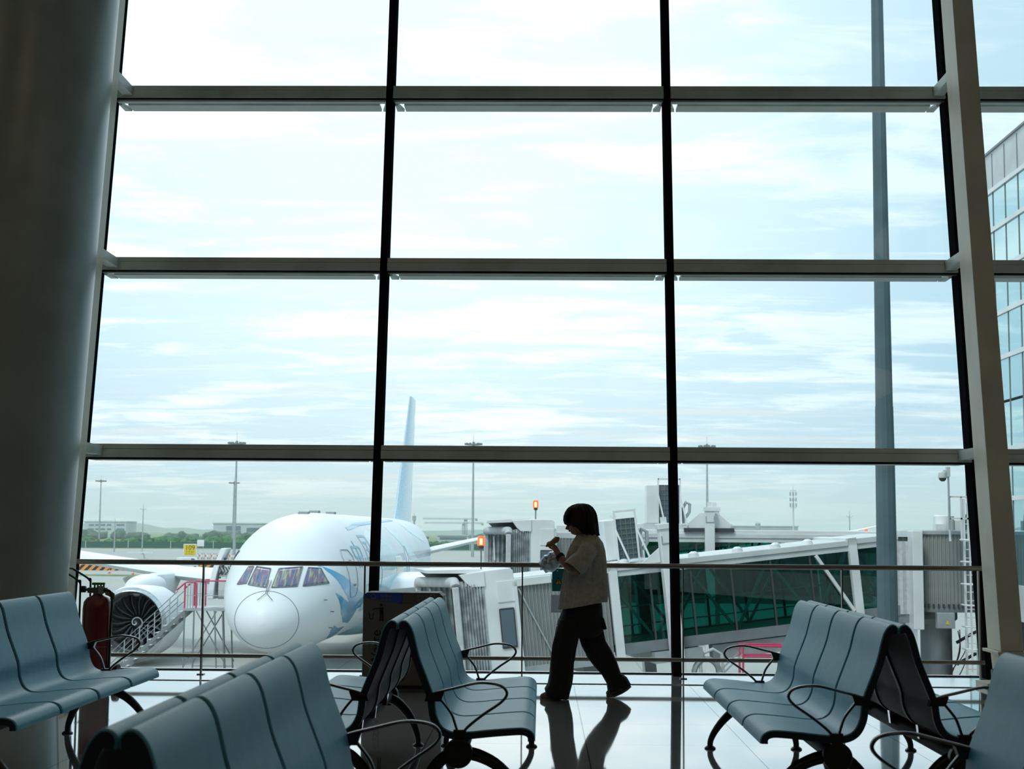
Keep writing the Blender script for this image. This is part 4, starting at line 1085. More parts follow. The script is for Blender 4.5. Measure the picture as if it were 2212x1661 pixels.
def bridge_cab(r, fn, s, lift, hoop, drop):
    """the docking cab: body with a windowed door, fascia, canopy and folding bellows; hoop = ((u, d) near post, (u, d) far post)"""
    g_ = lambda u, d, w_: fn(u*s, d*s, w_*s)
    MB().prism([(-1.1, .36), (-.1, .36), (.0, .26), (.0, -3.5), (-1.1, -3.5)], lambda u, w_, d: g_(u, d, w_), 0, 2.9).build('cab_body', M['white'], r, bevel=.03)
    MB().box((-.62, -.035, -.75), (-.02, .0, -.05), g_).build('cab_hatch', M['white'], r, smooth=0, bevel=.01)
    dr = MB()
    dr.prism([(-.56+.05*math.cos(a)+(.42 if math.cos(a) > 0 else 0)*1.0, -1.62+.05*math.sin(a)+(.62 if math.sin(a) > 0 else -.62)) for a in [PI/4+k*PI/2+j*.25 for k in range(4) for j in (-2, 0, 2)]], lambda u, w_, d: g_(u, d, w_), -.045, .0)
    dr.build('door_seal', M['dark'], r, smooth=0)
    MB().box((-.57, -.06, -2.22), (-.13, -.04, -1.02), g_).build('door_window', M['wind'], r, smooth=0, bevel=.04)
    MB().prism([(-1.85, .30), (-1.0, .34), (-1.0, -.16), (-1.45, -.16), (-1.62, -.02)], lambda u, w_, d: g_(u, d, w_), -.06, .15).build('fascia', M['white'], r, smooth=0, bevel=.015)
    MB().prism([(-2.9, .28+lift), (-1.0, .40), (-1.0, .26), (-2.9, .18+lift)], lambda u, w_, d: g_(u, d, w_), .1, 3.0).build('canopy', M['white'], r, smooth=0)
    MB().prism([(-2.8, .18+lift), (-1.1, .26), (-1.1, -.2), (-2.5, lift-.12)], lambda u, w_, d: g_(u, d, w_), 2.7, 2.95).build('canopy_side', M['galv'], r, smooth=0)
    # bellows
    N = 18
    (u1, d1), (u2, d2) = hoop
    path = []
    for i in range(N+1):
        q = i/N
        na = V((-1.08+(u1+1.08)*q, .04+(d1-.04)*q)) if False else (-1.08+(u1+1.08)*q, .04+(d1-.04)*q)
        fa = (-1.08+(u2+1.08)*q, 2.85+(d2-2.85)*q)
        k = .0 if i % 2 else .10
        top = -.12 + (.12+drop)*q + k*.8
        path.append([g_(na[0], na[1]-k, -3.5), g_(na[0], na[1]-k, top-.15), g_(na[0], na[1]-k+.12, top), g_(fa[0], fa[1]+k-.12, top), g_(fa[0], fa[1]+k, top-.15), g_(fa[0], fa[1]+k, -3.5)])
    MB().loft(path, cap=False, close=False).build('bellows', M['canvas'], r, smooth=0, solid=.03)
    for i in range(0, N+1, 3):
        MB().tube(path[i][1:5], .035*s, 6).build('bellows_rib', M['galv'], r)
    e = path[-1]
    o_ = fn(-s*.08, -s*.02, 0)-fn(0, 0, 0)
    MB().tube([e[1]+o_, e[2]+o_, e[3]+o_, e[4]+o_], .17*s, 12).build('bumper_pad', M['pad'], r)
    MB().bar(e[0]+o_, e[1]+o_, .30*s, .22*s).build('bumper_post', M['pad'], r, bevel=.04)
    MB().bar(e[5]+o_, e[4]+o_, .25*s, .22*s).build('bumper_post', M['pad'], r, bevel=.04)
    q = (e[1]+e[4])/2
    MB().bar(e[4]*.75+e[1]*.25-V((0, 0, .1)), e[5]*.7+e[1]*.3-V((0, 0, -1.1)), .06).build('light_tube', M['white'], r)
    ins = (path[6][0]+path[6][5])/2
    MB().bar(path[4][0]*.5+path[4][1]*.5, path[4][5]*.5+path[4][4]*.5, .04, 1.8*s, side=(0, 0, 1)).build('inner_shutter', M['dgalv'], r) if False else None
    MB().add([path[5][0], path[5][1], path[5][4], path[5][5], path[4][0], path[4][1], path[4][4], path[4][5]], [(0, 1, 2, 3), (7, 6, 5, 4), (0, 4, 5, 1), (1, 5, 6, 2), (2, 6, 7, 3)]).build('inner_shutter', M['dgalv'], r, smooth=0)
def lift_column(r, fn, u, d, w0, w1, wd, name='lift_column'):
    c = MB().box((u-wd/2, d, w0), (u+wd/2, d+wd*.8, w1), fn).build(name, M['white'], r, smooth=0, bevel=.02)
    MB().box((u-wd*.62, d-.05, w1-.02), (u+wd*.62, d+wd*.85, w1+.16), fn).build('column_cap', M['white'], c, smooth=0, bevel=.01)
    MB().box((u-.09, d+.1, w1+.16), (u+.09, d+.25, w1+.38), fn).build('cap_motor', M['white'], c, smooth=0)
    MB().tube([fn(u-.18, d-.02, w1-.25), fn(u-.18, d-.02, w1-.5), fn(u+.18, d-.02, w1-.5), fn(u+.18, d-.02, w1-.25)], .02, 6).build('lifting_bracket', M['galv'], c)
def condenser(r, fn, u, d, w0, wd, h, dep):
    c = MB().box((u, d, w0), (u+wd*.36, d+dep, w0+h), fn).build('air_conditioner', M['white'], r, smooth=0, bevel=.03)
    MB().box((u+wd*.36, d+.06, w0), (u+wd, d+dep, w0+h), fn).build('condenser_coil', M['wind'], c, smooth=0)
    g_ = MB()
    for i in range(5):
        x_ = u+wd*(.38+.6*i/4); g_.bar(fn(x_, d+.03, w0), fn(x_, d+.03, w0+h), .018)
    for i in range(9):
        w_ = w0+h*i/8; g_.bar(fn(u+wd*.37, d+.03, w_), fn(u+wd, d+.03, w_), .014)
    g_.build('coil_grille', mat('grille_wire', (.22, .24, .16), .6), c, smooth=0)
    f_ = MB()
    for x_ in (u+wd*.34, u+wd*.97):
        f_.bar(fn(x_, d-.05, w0-.1), fn(x_, d-.05, w0+h+.3), .07)
        f_.bar(fn(x_+.0, d-.06, w0+h*.75), fn(x_+.28, d-.5, w0-.1), .05)
    f_.bar(fn(u+wd*.34, d-.05, w0+h+.26), fn(u+wd*.97, d-.05, w0+h+.26), .07)
    f_.build('lifting_frame', M['white'], c, smooth=0)
    MB().tube([fn(u+wd+.15, d+.3, w0), fn(u+wd+.12, d+.3, w0+.7), fn(u+wd+.25, d+.3, w0+.95), fn(u+wd+.42, d+.3, w0+.85), fn(u+wd+.4, d+.3, w0+.5), fn(u+wd+.22, d+.3, w0+.25)], .07, 10).build('flex_duct', M['galv'], c)

# the near bridge, sloping up to its rotunda
A1 = at(1110, 1249, 50)
fb = frame(A1, math.atan(.1066), .216)
b1 = thing('jet_bridge', 'near jet bridge with green glass sloping up behind the walking person to its rotunda', 'jet bridge', (A1.x+5, 51, ZG))
bridge_cab(b1, fb, 1.0, .28, ((-1.95, -.1), (-2.75, 2.9)), .0)
corrugated(fb, 0, 3.2, -.18, -3.15, .02, 26).build('corrugated_side', M['corr'], b1, smooth=0)
corrugated(fb, 0, 3.2, -.18, -3.15, 2.9, 26).build('corrugated_side', M['corr'], b1, smooth=0)
MB().box((0, -.02, -.18), (3.3, 3.0, .02), fb).build('roof', M['dwhite'], b1, smooth=0, bevel=.02)
MB().box((0, -.03, -3.2), (3.2, 3.0, -2.95), fb).build('floor_beam', M['galv'], b1, smooth=0)
MB().box((-.05, -.12, -.28), (1.25, .05, -.02), fb).build('side_box', M['white'], b1, smooth=0, bevel=.02)
MB().box((-.05, -.12, -3.4), (.06, .02, -.1), fb).build('cab_hinge_post', M['white'], b1, smooth=0)
MB().bar(fb(.1, -.1, -.35), fb(1.3, -.1, -3.2), .05).build('stay_rod', M['galv'], b1)
glass_tunnel(b1, fb, 3.25, 12.0, -.02, -2.95, 2.9, 1.42)
for u in (3.25, 12.0):
    for d in (-.12, 2.85): MB().box((u, d, -3.05), (u+.3, d+.2, .12), fb).build('portal_post', M['white'], b1, smooth=0)
    MB().box((u, -.12, -.12), (u+.3, 3.05, .14), fb).build('portal_beam', M['white'], b1, smooth=0)
MB().bar(fb(10.75, -.06, -.35), fb(11.95, -.06, -2.4), .11).build('outer_brace', M['white'], b1, smooth=0)
glass_tunnel(b1, fb, 12.3, 13.9, .02, -2.75, 2.8, .8)
for u in (3.9, 6.4, 8.0, 9.4, 10.6):
    MB().lathe([(.2, 0), (.17, .12), (.08, .18)], fb(u, .2, .06), fb(0, 0, 1)-fb(0, 0, 0), 12).build('roof_fitting', M['white'], b1)
for u in (5.3,):
    lift_column(b1, fb, u, -.48, -6.4, 1.15, .44)
    lift_column(b1, fb, u, 3.1, -6.4, 1.15, .44)
MB().box((4.5, -.35, -3.35), (6.2, 3.3, -2.98), fb).build('cross_beam', M['galv'], b1, smooth=0)
MB().prism([(4.35, .02), (5.05, .5), (5.05, .02)], lambda u, w_, d: fb(u, d, w_), -.3, -.22).build('column_gusset', M['white'], b1, smooth=0)
condenser(b1, fb, 3.35, .35, .22, 1.18, 1.38, .9)
beacon(b1, fb(-1.0, .5, .36), .72)
MB().box((1.9, -.02, .04), (2.4, .3, .12), fb).build('roof_hatch', M['galv'], b1, smooth=0)
# wheel bogie and underside gear
bg = at(1400, 1436, 50.5)
MB().box((bg.x-.9, 50.2, ZG+.9), (bg.x+1.4, 54.2, ZG+1.6)).build('bogie_frame', M['dgalv'], b1, smooth=0)
for dx in (-.4, .9):
    for y_ in (50.4, 53.4):
        MB().lathe([(.2, -.2), (.62, -.18), (.65, 0), (.62, .18), (.2, .2)], (bg.x+dx, y_+.3, ZG+.65), (1, 0, 0), 26).build('bogie_wheel', M['tyre'], b1)
for u, wd in ((2.2, .5), (7.4, .5), (9.2, .7)):
    MB().box((u, .5, -3.5), (u+wd*1.6, 2.4, -2.95), fb).build('underfloor_box', M['dgalv'], b1, smooth=0)
MB().box((6.7, .1, -3.5), (11.6, .5, -3.0), fb).build('lower_tunnel_beam', M['galv'], b1, smooth=0)
MB().tube([fb(6.3+.45*math.cos(a), -.2, -3.9+.5*math.sin(a)) for a in [PI*k/10 for k in range(11)]] , .10, 8).build('cable_loop', M['galv'], b1)
MB().tube([fb(6.1, -.2, -5.6), fb(6.1, -.2, -3.6), fb(6.25, -.2, -3.2), fb(6.6, -.2, -3.1), fb(6.9, -.2, -3.3), fb(6.9, -.2, -5.6)], .06, 8).build('cable_loop', M['dwhite'], b1)
# service stair with red handrails under the bridge
st = thing('service_stair', 'steep service stair with red handrails under the near jet bridge', 'stairs', (at(1640, 1440, 51).x, 51, ZG))
s0, s1 = at(1605, 1402, 50), at(1702, 1392, 50)
for y_ in (50, 50.9):
    MB().tube([V((s0.x, y_, s0.z-1.3)), V((s0.x, y_, s0.z+.1)), V((s1.x-.1, y_, s0.z+.1)), V((s1.x, y_, s0.z)), V((s1.x, y_, s0.z-.3))], .045, 8).build('handrail', M['pink'], st)
    MB().tube([V((s0.x, y_, s0.z-.25)), V((s1.x, y_, s0.z-.25))], .035, 8).build('handrail', M['pink'], st)
MB().box((s0.x, 50, s0.z-1.4), (s1.x, 50.9, s0.z-1.28)).build('landing', M['galv'], st, smooth=0)
for y_ in (50, 50.9):
    MB().bar((s0.x, y_, s0.z-1.3), (s0.x-2.2, y_, ZG), .09, .2).build('stringer', M['galv'], st, smooth=0)
    MB().bar((s0.x+.05, y_, s0.z-.1), (s0.x-1.7, y_, s0.z-1.85), .05).build('sloped_rail', M['galv'], st, smooth=0)
    MB().bar((s1.x-.1, y_, ZG), (s1.x-.1, y_, s0.z-1.3), .09).build('support_leg', M['galv'], st, smooth=0)
for k in range(7):
    q = (k+.5)/7
    MB().box((s0.x-2.2*q-.15, 50, s0.z-1.3+(ZG-s0.z+1.3)*q-.03), (s0.x-2.2*q+.15, 50.9, s0.z-1.3+(ZG-s0.z+1.3)*q)).build('tread', M['galv'], st, smooth=0)

# rotunda, its column, cables, ladder and camera
RX, RY_ = 14.35, 54.0
rt_ = thing('bridge_rotunda', 'grey ribbed rotunda at the end of the near jet bridge, on a round column', 'rotunda', (RX, RY_, ZG))
N = 360
ring = lambda z_: [(RX+(1.27+.035*(1 if (k//3) % 2 else 0))*math.cos(2*PI*k/N), RY_+(1.27+.035*(1 if (k//3) % 2 else 0))*math.sin(2*PI*k/N), z_) for k in range(N)]
MB().loft([ring(-1.25), ring(1.3)]).build('ribbed_drum', M['corr'], rt_, smooth=0)
MB().lathe([(1.38, 1.3), (1.38, 1.42), (1.2, 1.46)], (RX, RY_, 0), n=48).build('roof_disc', M['galv'], rt_)
MB().lathe([(1.36, -1.42), (1.36, -1.25)], (RX, RY_, 0), n=48).build('floor_disc', M['dgalv'], rt_)
for k in range(26):
    a = PI+PI*k/25
    MB().cbox((RX+1.37*math.cos(a), RY_+1.37*math.sin(a), -1.2), (.06, .06, .14)).build('roller', M['dark'], rt_, smooth=0)
MB().lathe([(.55, ZG), (.55, -1.9), (.75, -1.7), (.75, -1.42)], (RX-.2, RY_, 0), n=32).build('column', M['dgalv'], rt_)
MB().box((RX-.95, RY_-.9, ZG), (RX+.6, RY_+.7, ZG+.75)).build('footing', M['galv'], rt_, smooth=0, bevel=.03)
a_ = at(1966, 1145, 52.6)
MB().box((a_.x, 52.3, -2.0), (a_.x+.36, 53.0, 1.42)).build('portal_post', M['white'], rt_, smooth=0, bevel=.02)
MB().box((a_.x, 53.0, 1.2), (a_.x+.36, 55.2, 1.42)).build('portal_beam', M['white'], rt_, smooth=0)
MB().box((a_.x, 55.0, -2.0), (a_.x+.36, 55.4, 1.42)).build('portal_post', M['white'], rt_, smooth=0)
cv = MB(); c0 = fb(13.9, 0, 0)
for i in range(1):
    pts = [(0, 0), (.10, .03), (.2, -.03), (.34, .04), (.46, -.02), (.52, .08), (.52, .2), (0, .2)]
    cv.prism(pts, lambda u, d, z_: (c0.x-.05+u, 52.9+d, z_), -1.5, 1.05)
cv.build('canvas_curtain', mat('pale_canvas', (.50, .51, .52), .8, bump=.2), rt_, smooth=0)
MB().box((c0.x, 52.95, -1.8), (c0.x+.7, 55.2, -1.5)).build('threshold', M['dgalv'], rt_, smooth=0)
eb = MB().box((at(2022, 1340, 52.5).x, 52.3, at(2040, 1357, 52.5).z), (at(2060, 1340, 52.5).x, 52.6, at(2040, 1323, 52.5).z)).build('electric_box', M['galv'], rt_, smooth=0, bevel=.02)
tq = at(2047.5, 1345, 52.28)
MB().prism([(-.07, -.06), (.07, -.06), (0, .07)], lambda u, w_, d: (tq.x+u, d, tq.z+w_), 52.28, 52.3).build('warning_triangle', M['yel'], eb, smooth=0)
random.seed(9)
for i in range(4):
    xa = RX+.2+random.uniform(0, .8); za = -1.8-random.uniform(0, .3)
    P = [(xa, 52.9, za), (xa+random.uniform(.0, .3), 52.8, za-.9), (xa-random.uniform(.2, .7), 52.8, za-1.5-random.uniform(0, .5)), (RX-.1, 53.2, za-2.0)]
    k3 = [P[0], P[0], P[1], P[2], P[3], P[3]]
    cp = [V(k3[j])*((1-q)**3/6) + V(k3[j+1])*((3*q**3-6*q*q+4)/6) + V(k3[j+2])*((-3*q**3+3*q*q+3*q+1)/6) + V(k3[j+3])*(q**3/6) for j in range(3) for q in (0, .2, .4, .6, .8)]
    MB().tube(cp, .018, 6).build('cable', M['tyre'], rt_)
for q in (0, .5):
    MB().tube([V((RX+.3+1.4*j/8, 53.2-.2*math.sin(PI*j/8), -2.5-q*1.5+.55*math.sin(PI*j/14))) for j in range(9)], .055, 8).build('hose', M['tyre'], rt_)
MB().box((13.95, 53.0, 1.46), (14.3, 53.4, 1.66)).build('roof_box', M['white'], rt_, smooth=0)
MB().lathe([(.36, 1.46), (.36, 1.95), (.3, 1.98)], (14.35+.05, 53.6, 0), n=20).build('roof_vent', M['white'], rt_)
MB().box((14.75, 53.4, 1.46), (15.2, 53.8, 1.8)).build('roof_box', M['white'], rt_, smooth=0)
MB().tube([V((15.0, 53.0, 1.46)), V((15.05, 53.0, 2.0)), V((15.3, 53.0, 2.0)), V((15.33, 53.0, 1.46))], .04, 8).build('lifting_hoop', M['dark'], rt_)
ld = thing('caged_ladder', 'white caged access ladder beside the rotunda at the inclined window edge', 'ladder', (14.65, 51.5, ZG))
lx0, lx1, ly = at(2086, 1300, 51.5).x, at(2110, 1300, 51.5).x, 51.5
zt_ = at(2078, 1125, 51.5).z
for x_ in (lx0, lx1):
    MB().bar((x_, ly, ZG), (x_, ly, zt_+.75), .07).build('stile', M['white'], ld, smooth=0)
    MB().bar((x_, ly-.65, ZG+2.2), (x_, ly-.65, zt_), .05).build('cage_bar', M['white'], ld, smooth=0)
MB().bar(((lx0+lx1)/2+.06, ly-.7, ZG+2.2), ((lx0+lx1)/2+.06, ly-.7, zt_), .05).build('cage_bar', M['white'], ld, smooth=0)
nr = int((zt_-ZG)/.29)
for k in range(nr): MB().bar((lx0, ly, ZG+.2+k*.29), (lx1, ly, ZG+.2+k*.29), .03).build('rung', M['white'], ld, smooth=0)
for y_ in (1166, 1213, 1261, 1306, 1352, 1400):
    z_ = at(2088, y_, 51.5).z
    MB().tube([V((lx0-.13, ly, z_)), V((lx0-.13, ly-.5, z_)), V((lx0+.1, ly-.72, z_)), V((lx1-.05, ly-.72, z_)), V((lx1+.1, ly-.5, z_)), V((lx1+.1, ly, z_))], .035, 6).build('cage_hoop', M['white'], ld)
x_ = at(2051, 1100, 51.5).x
gr = MB()
for z_ in (at(2051, 1073, 51.5).z, at(2051, 1120, 51.5).z): gr.bar((x_, ly, z_), (lx1+.3, ly, z_), .06)
for q in (0, .4, .62): gr.bar((x_+q, ly, zt_-.7), (x_+q, ly, at(2051, 1073, 51.5).z), .06)
gr.build('guard_rail', M['white'], ld, smooth=0)
p = at(2048, 1010, 51.3); pb = at(2048, 1142, 51.3)
cc = thing('security_camera', 'white dome security camera on a thin pole above the rotunda', 'camera', (p.x, 51.3, pb.z))
MB().tube([(p.x, 51.3, 1.46), (p.x, 51.3, p.z)], .035, 8).build('pole', M['galv'], cc)
MB().box((p.x-.07, 51.22, p.z-.32), (p.x+.05, 51.38, p.z+.02)).build('junction_box', M['dwhite'], cc)
dq = at(2036, 1026, 51.3)
MB().tube([(p.x, 51.3, p.z-.12), (dq.x+.04, 51.3, p.z-.10), (dq.x, 51.3, p.z-.15), (dq.x, 51.3, dq.z+.12)], .025, 8).build('arm', M['dwhite'], cc)
MB().lathe([(.05, .14), (.13, .08), (.15, -.02), (.15, -.1)], (dq.x, 51.3, dq.z), n=20).build('housing', M['dwhite'], cc)
MB().lathe([(.13, -.1), (.11, -.17), (.05, -.22)], (dq.x, 51.3, dq.z), n=20).build('lens_dome', M['dark'], cc)

# the far bridge, level
A2 = at(1203, 1153, 66)
f2 = frame(A2, .0, .0)
b2 = thing('jet_bridge', 'far level jet bridge behind the sloping one, its grey bellows beside the aircraft tailplane', 'jet bridge', (A2.x+6, 66, ZG))
bridge_cab(b2, frame(at(1198, 1140, 64), 0, .05), 1.0, 0, ((-1.9, -.1), (-2.8, 2.9)), -.22)
corrugated(f2, .02, 3.2, -.2, -3.1, .02, 22).build('corrugated_side', M['corr'], b2, smooth=0)
MB().box((0, -.02, -.2), (3.3, 3.0, .06), f2).build('roof', M['dwhite'], b2, smooth=0, bevel=.02)
MB().box((0, .1, .06), (.8, 2.8, .36), f2).build('roof_step', M['white'], b2, smooth=0)
glass_tunnel(b2, f2, 3.3, 16.2, -.02, -3.0, 2.9, 1.45)
MB().box((3.3, -.05, -.02), (16.2, .5, .22), f2).build('roof_duct', M['white'], b2, smooth=0, bevel=.03)
cu = (at(1531, 1130, 66).x-A2.x)
lift_column(b2, f2, cu, -.5, -6.5, at(1531, 1103, 65.5).z-A2.z, .42)
lift_column(b2, f2, cu+.62, 3.0, -6.5, at(1551, 1103, 69).z-A2.z, .42)
for s_ in (-1, 1):
    MB().prism([(cu+s_*.2, .30), (cu+s_*.95, .30), (cu+s_*.95, .48), (cu+s_*.4, .95), (cu+s_*.2, .95)], lambda u, w_, d: f2(u, d, w_), -.1, .0).build('column_gusset', M['white'], b2, smooth=0)
    MB().box((cu+s_*.65-.45, -.2, .12), (cu+s_*.65+.45, .1, .3), f2).build('roller_track', M['dark'], b2, smooth=0)
condenser(b2, f2, at(1397, 1150, 66).x-A2.x, .3, .5, 1.55, 1.7, .9)
MB().box((at(1385, 1150, 66).x-A2.x, .2, .06), (at(1450, 1150, 66).x-A2.x, 1.3, .5), f2).build('unit_plinth', M['dwhite'], b2, smooth=0)
beacon(b2, at(1157, 1133, 64.4), .62)
lift_column(b2, f2, 15.6, .9, -6.5, -3.0, .9, 'support_column')
# ------------------------------------------------------------------ the airliner at the stand
M['skinw'] = mat('white_aircraft_paint', (.78, .80, .82), .5, coat=.2, coatr=.35, scale=.5, var=.02)
M['sky1'] = mat('bright_blue_livery', (.05, .33, .58), .25, coat=.5, scale=.5)
M['sky2'] = mat('pale_blue_livery', (.42, .66, .74), .25, coat=.5, scale=.5)
M['sky3'] = mat('cream_livery', (.72, .71, .62), .25, coat=.5, scale=.5)
M['seam'] = mat('panel_seam', (.20, .22, .24), .6)
M['seam2'] = mat('door_seal', (.36, .38, .40), .6)
M['cabwin'] = mat('grey_cabin_window', (.24, .32, .36), .2)  # plain blue-grey pane tone
M['title'] = mat('title_blue', (.16, .42, .60), .3)
M['lip'] = mat('polished_inlet_lip', (.62, .64, .66), .22, .85)
M['fan'] = mat('titanium_fan', (.10, .11, .12), .35, .7)
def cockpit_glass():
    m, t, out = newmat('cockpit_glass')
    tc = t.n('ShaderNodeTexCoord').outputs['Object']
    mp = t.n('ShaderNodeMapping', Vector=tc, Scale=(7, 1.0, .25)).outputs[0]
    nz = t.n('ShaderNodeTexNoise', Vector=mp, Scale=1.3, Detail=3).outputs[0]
    cr = t.n('ShaderNodeValToRGB', Fac=nz)  # upright streaks of reflection painted into the pane colour
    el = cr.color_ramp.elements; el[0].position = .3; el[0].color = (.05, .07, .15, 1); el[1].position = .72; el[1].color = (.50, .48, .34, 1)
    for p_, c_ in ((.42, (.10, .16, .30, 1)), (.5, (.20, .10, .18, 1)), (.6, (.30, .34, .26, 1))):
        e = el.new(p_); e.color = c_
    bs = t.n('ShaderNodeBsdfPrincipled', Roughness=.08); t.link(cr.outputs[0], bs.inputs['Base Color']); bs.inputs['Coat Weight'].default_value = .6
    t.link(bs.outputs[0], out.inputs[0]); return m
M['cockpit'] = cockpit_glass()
NY = 58.0; ZC = -.83
def AX(s): return -10.86 + .0168*s
ST = [(0, -1.50, -1.54, .02), (.06, -1.24, -1.80, .3), (.18, -1.0, -2.02, .56), (.45, -.72, -2.26, .88), (.9, -.36, -2.50, 1.22), (1.5, .06, -2.68, 1.55), (2.2, .54, -2.80, 1.88), (3, 1.06, -2.88, 2.16), (4, 1.66, -2.94, 2.42), (5, 2.14, -2.97, 2.6),
      (6.5, 2.58, -2.97, 2.77), (8, 2.80, -2.97, 2.85), (10, 2.90, -2.97, 2.885), (13, 2.92, -2.97, 2.885), (37, 2.92, -2.97, 2.885), (42, 2.92, -2.6, 2.72), (47, 2.86, -1.7, 2.2), (52, 2.66, -.3, 1.3), (55.5, 2.4, 1.1, .55), (56.3, 2.2, 1.7, .2)]
def stn(s):
    for i in range(len(ST)-1):
        a, b_ = ST[i], ST[i+1]
        if s <= b_[0] or i == len(ST)-2:
            q = max(0, min(1, (s-a[0])/(b_[0]-a[0])))
            def cm(k):   # cubic through the neighbours
                p0_ = ST[max(i-1, 0)]; p3_ = ST[min(i+2, len(ST)-1)]
                h = b_[0]-a[0]
                m0 = (b_[k]-p0_[k])/(b_[0]-p0_[0]) if i > 0 else (b_[k]-a[k])/h*1.2
                m1 = (p3_[k]-a[k])/(p3_[0]-a[0]) if i < len(ST)-2 else (b_[k]-a[k])/h
                return (2*q**3-3*q*q+1)*a[k] + (q**3-2*q*q+q)*h*m0 + (-2*q**3+3*q*q)*b_[k] + (q**3-q*q)*h*m1
            return cm(1), cm(2), max(cm(3), .01)
def fus(s, th, off=0.0):
    """skin point: th = 0 at the port side (towards +X), pi/2 on the crown"""
    tp, bt, hw = stn(s); zc, hh = (tp+bt)/2, (tp-bt)/2
    return V((AX(s)+(hw+off)*math.cos(th), NY+s, ZC+zc+(hh+off)*math.sin(th)))
def side(s, z, off=.015, sg=1):
    tp, bt, hw = stn(s); zc, hh = (tp+bt)/2, (tp-bt)/2
    q = max(-.999, min(.999, (z-zc)/hh)); th = math.asin(q)
    return V((AX(s)+sg*(hw+off)*math.cos(th), NY+s, ZC+zc+(hh+off)*math.sin(th)))
def nose_pt(x, z, off=.012):
    """the skin met when looking straight back along the axis at offset x, height z"""
    lo_, hi_ = .02, 12.0
    for _ in range(40):
        s = (lo_+hi_)/2; tp, bt, hw = stn(s); zc, hh = (tp+bt)/2, (tp-bt)/2
        if ((x)/hw)**2 + ((z-zc)/hh)**2 > 1: lo_ = s
        else: hi_ = s
    return V((AX(hi_)+x, NY+hi_-off*1.4, ZC+z+off*.5))
ap = thing('airliner', 'white airliner with blue swooshes parked nose-on behind the railing', 'airplane', (-10.5, 85, ZG))
ss = [0, .03, .06, .12, .18, .3, .45, .65, .9, 1.2, 1.5, 1.85, 2.2, 2.6, 3, 3.5, 4, 4.5, 5, 5.7, 6.5, 7.2, 8, 9, 10, 11.5, 13] + list(range(15, 37, 2)) + [37, 39.5, 42, 44.5, 47, 49.5, 52, 54, 55.5, 56.3]
MB().loft([[fus(s, 2*PI*k/72) for k in range(72)] for s in ss]).build('fuselage', M['skinw'], ap, smooth=60)
rg = [fus(.98, 2*PI*k/64, .006) for k in range(64)]
MB().tube(rg, .014, 6, loop=True).build('radome_seam', M['seam'], ap)
def pane(pts, mt, name, par, nu=10, nv=6, off=.02):
    """a curved pane from four corner points (x, z) seen from the front: lower-a, upper-a, upper-b, lower-b"""
    (ax, az), (bx_, bz), (cx2, cz2), (dx, dz) = pts
    def fn(a, b_):
        x0_, z0_ = ax+(bx_-ax)*b_, az+(bz-az)*b_; x1_, z1_ = dx+(cx2-dx)*b_, dz+(cz2-dz)*b_
        return nose_pt(x0_+(x1_-x0_)*a, z0_+(z1_-z0_)*a, off)
    o = MB().grid(fn, nu, nv).build(name, mt, par, smooth=60, solid=.02)
    ed = [fn(i/nu, 0) for i in range(nu+1)] + [fn(1, j/nv) for j in range(1, nv+1)] + [fn(1-i/nu, 1) for i in range(1, nu+1)] + [fn(0, 1-j/nv) for j in range(1, nv)]
    MB().tube([q+V((0, -.004, 0)) for q in ed], .019, 6, loop=True).build('window_frame', M['seam'], o)
    return o
k0 = 61/FPX
def XZ(px, y_): return ((px-593.5)*k0, -.60-ZC-(y_-1243)*k0)
for poly in (((600, 1264), (604, 1226), (650, 1222), (649, 1262)), ((588, 1264), (587, 1226), (553, 1222), (545, 1259)), ((659, 1262), (661, 1224), (684, 1226), (703, 1258)), ((540, 1257), (546, 1222), (533, 1223), (516, 1260))):
    pane([XZ(*q) for q in poly], M['cockpit'], 'cockpit_window', ap)
for s_ in (-1, 1):
    w0, w1, w2 = nose_pt(s_*.05, .10, .05), nose_pt(s_*.03, -.42, .06), nose_pt(s_*.30, -.66, .05)
    MB().tube([w0, w1, w2], .012, 6).build('wiper', M['dark'], ap)
def strip(pts_top, pts_bot, mt, name, off=.007, sg=1, n=22, nv=10):
    def il(P, s):
        for (a, za), (b_, zb) in zip(P, P[1:]):
            if s <= b_: return za+(zb-za)*max(0, (s-a))/(b_-a)
        return P[-1][1]
    s0_, s1_ = pts_top[0][0], pts_top[-1][0]
    return MB().grid(lambda a, b_: side(s0_+(s1_-s0_)*a, il(pts_bot, s0_+(s1_-s0_)*a)+(il(pts_top, s0_+(s1_-s0_)*a)-il(pts_bot, s0_+(s1_-s0_)*a))*b_, off, sg), n, nv).build(name, mt, ap, smooth=60)
# livery on the port side (heights relative to the body axis)
strip([(3.3, .70), (4.4, .30), (5.6, -.10), (7, -.50), (9, -.75)], [(3.3, .66), (4.4, -.35), (5.6, -1.0), (7, -1.35), (9, -1.3)], M['sky1'], 'livery_feather')
strip([(3.6, -.45), (4.6, -.75), (6, -1.05), (8, -1.3)], [(3.6, -.5), (4.6, -1.35), (6, -1.8), (8, -1.95)], M['sky1'], 'livery_feather')
strip([(4.6, -1.85), (6, -2.05), (8, -2.1)], [(4.6, -2.05), (6, -2.5), (8, -2.6)], M['sky1'], 'livery_feather')
strip([(12.5, 1.9), (15, 2.2), (19, 1.6), (22, .9)], [(12.5, .5), (15, .2), (19, .1), (22, .2)], M['sky2'], 'livery_swoosh', n=20)
strip([(24, 2.3), (26, 2.0), (28, 1.2), (31, .6)], [(24, 2.0), (26, 1.1), (28, .4), (31, .3)], M['sky2'], 'livery_swoosh')
strip([(9, -.3), (14, -.2), (20, -.1), (27, .15)], [(9, -1.5), (14, -1.6), (20, -1.5), (27, -.5)], M['sky2'], 'livery_swoosh', n=22)
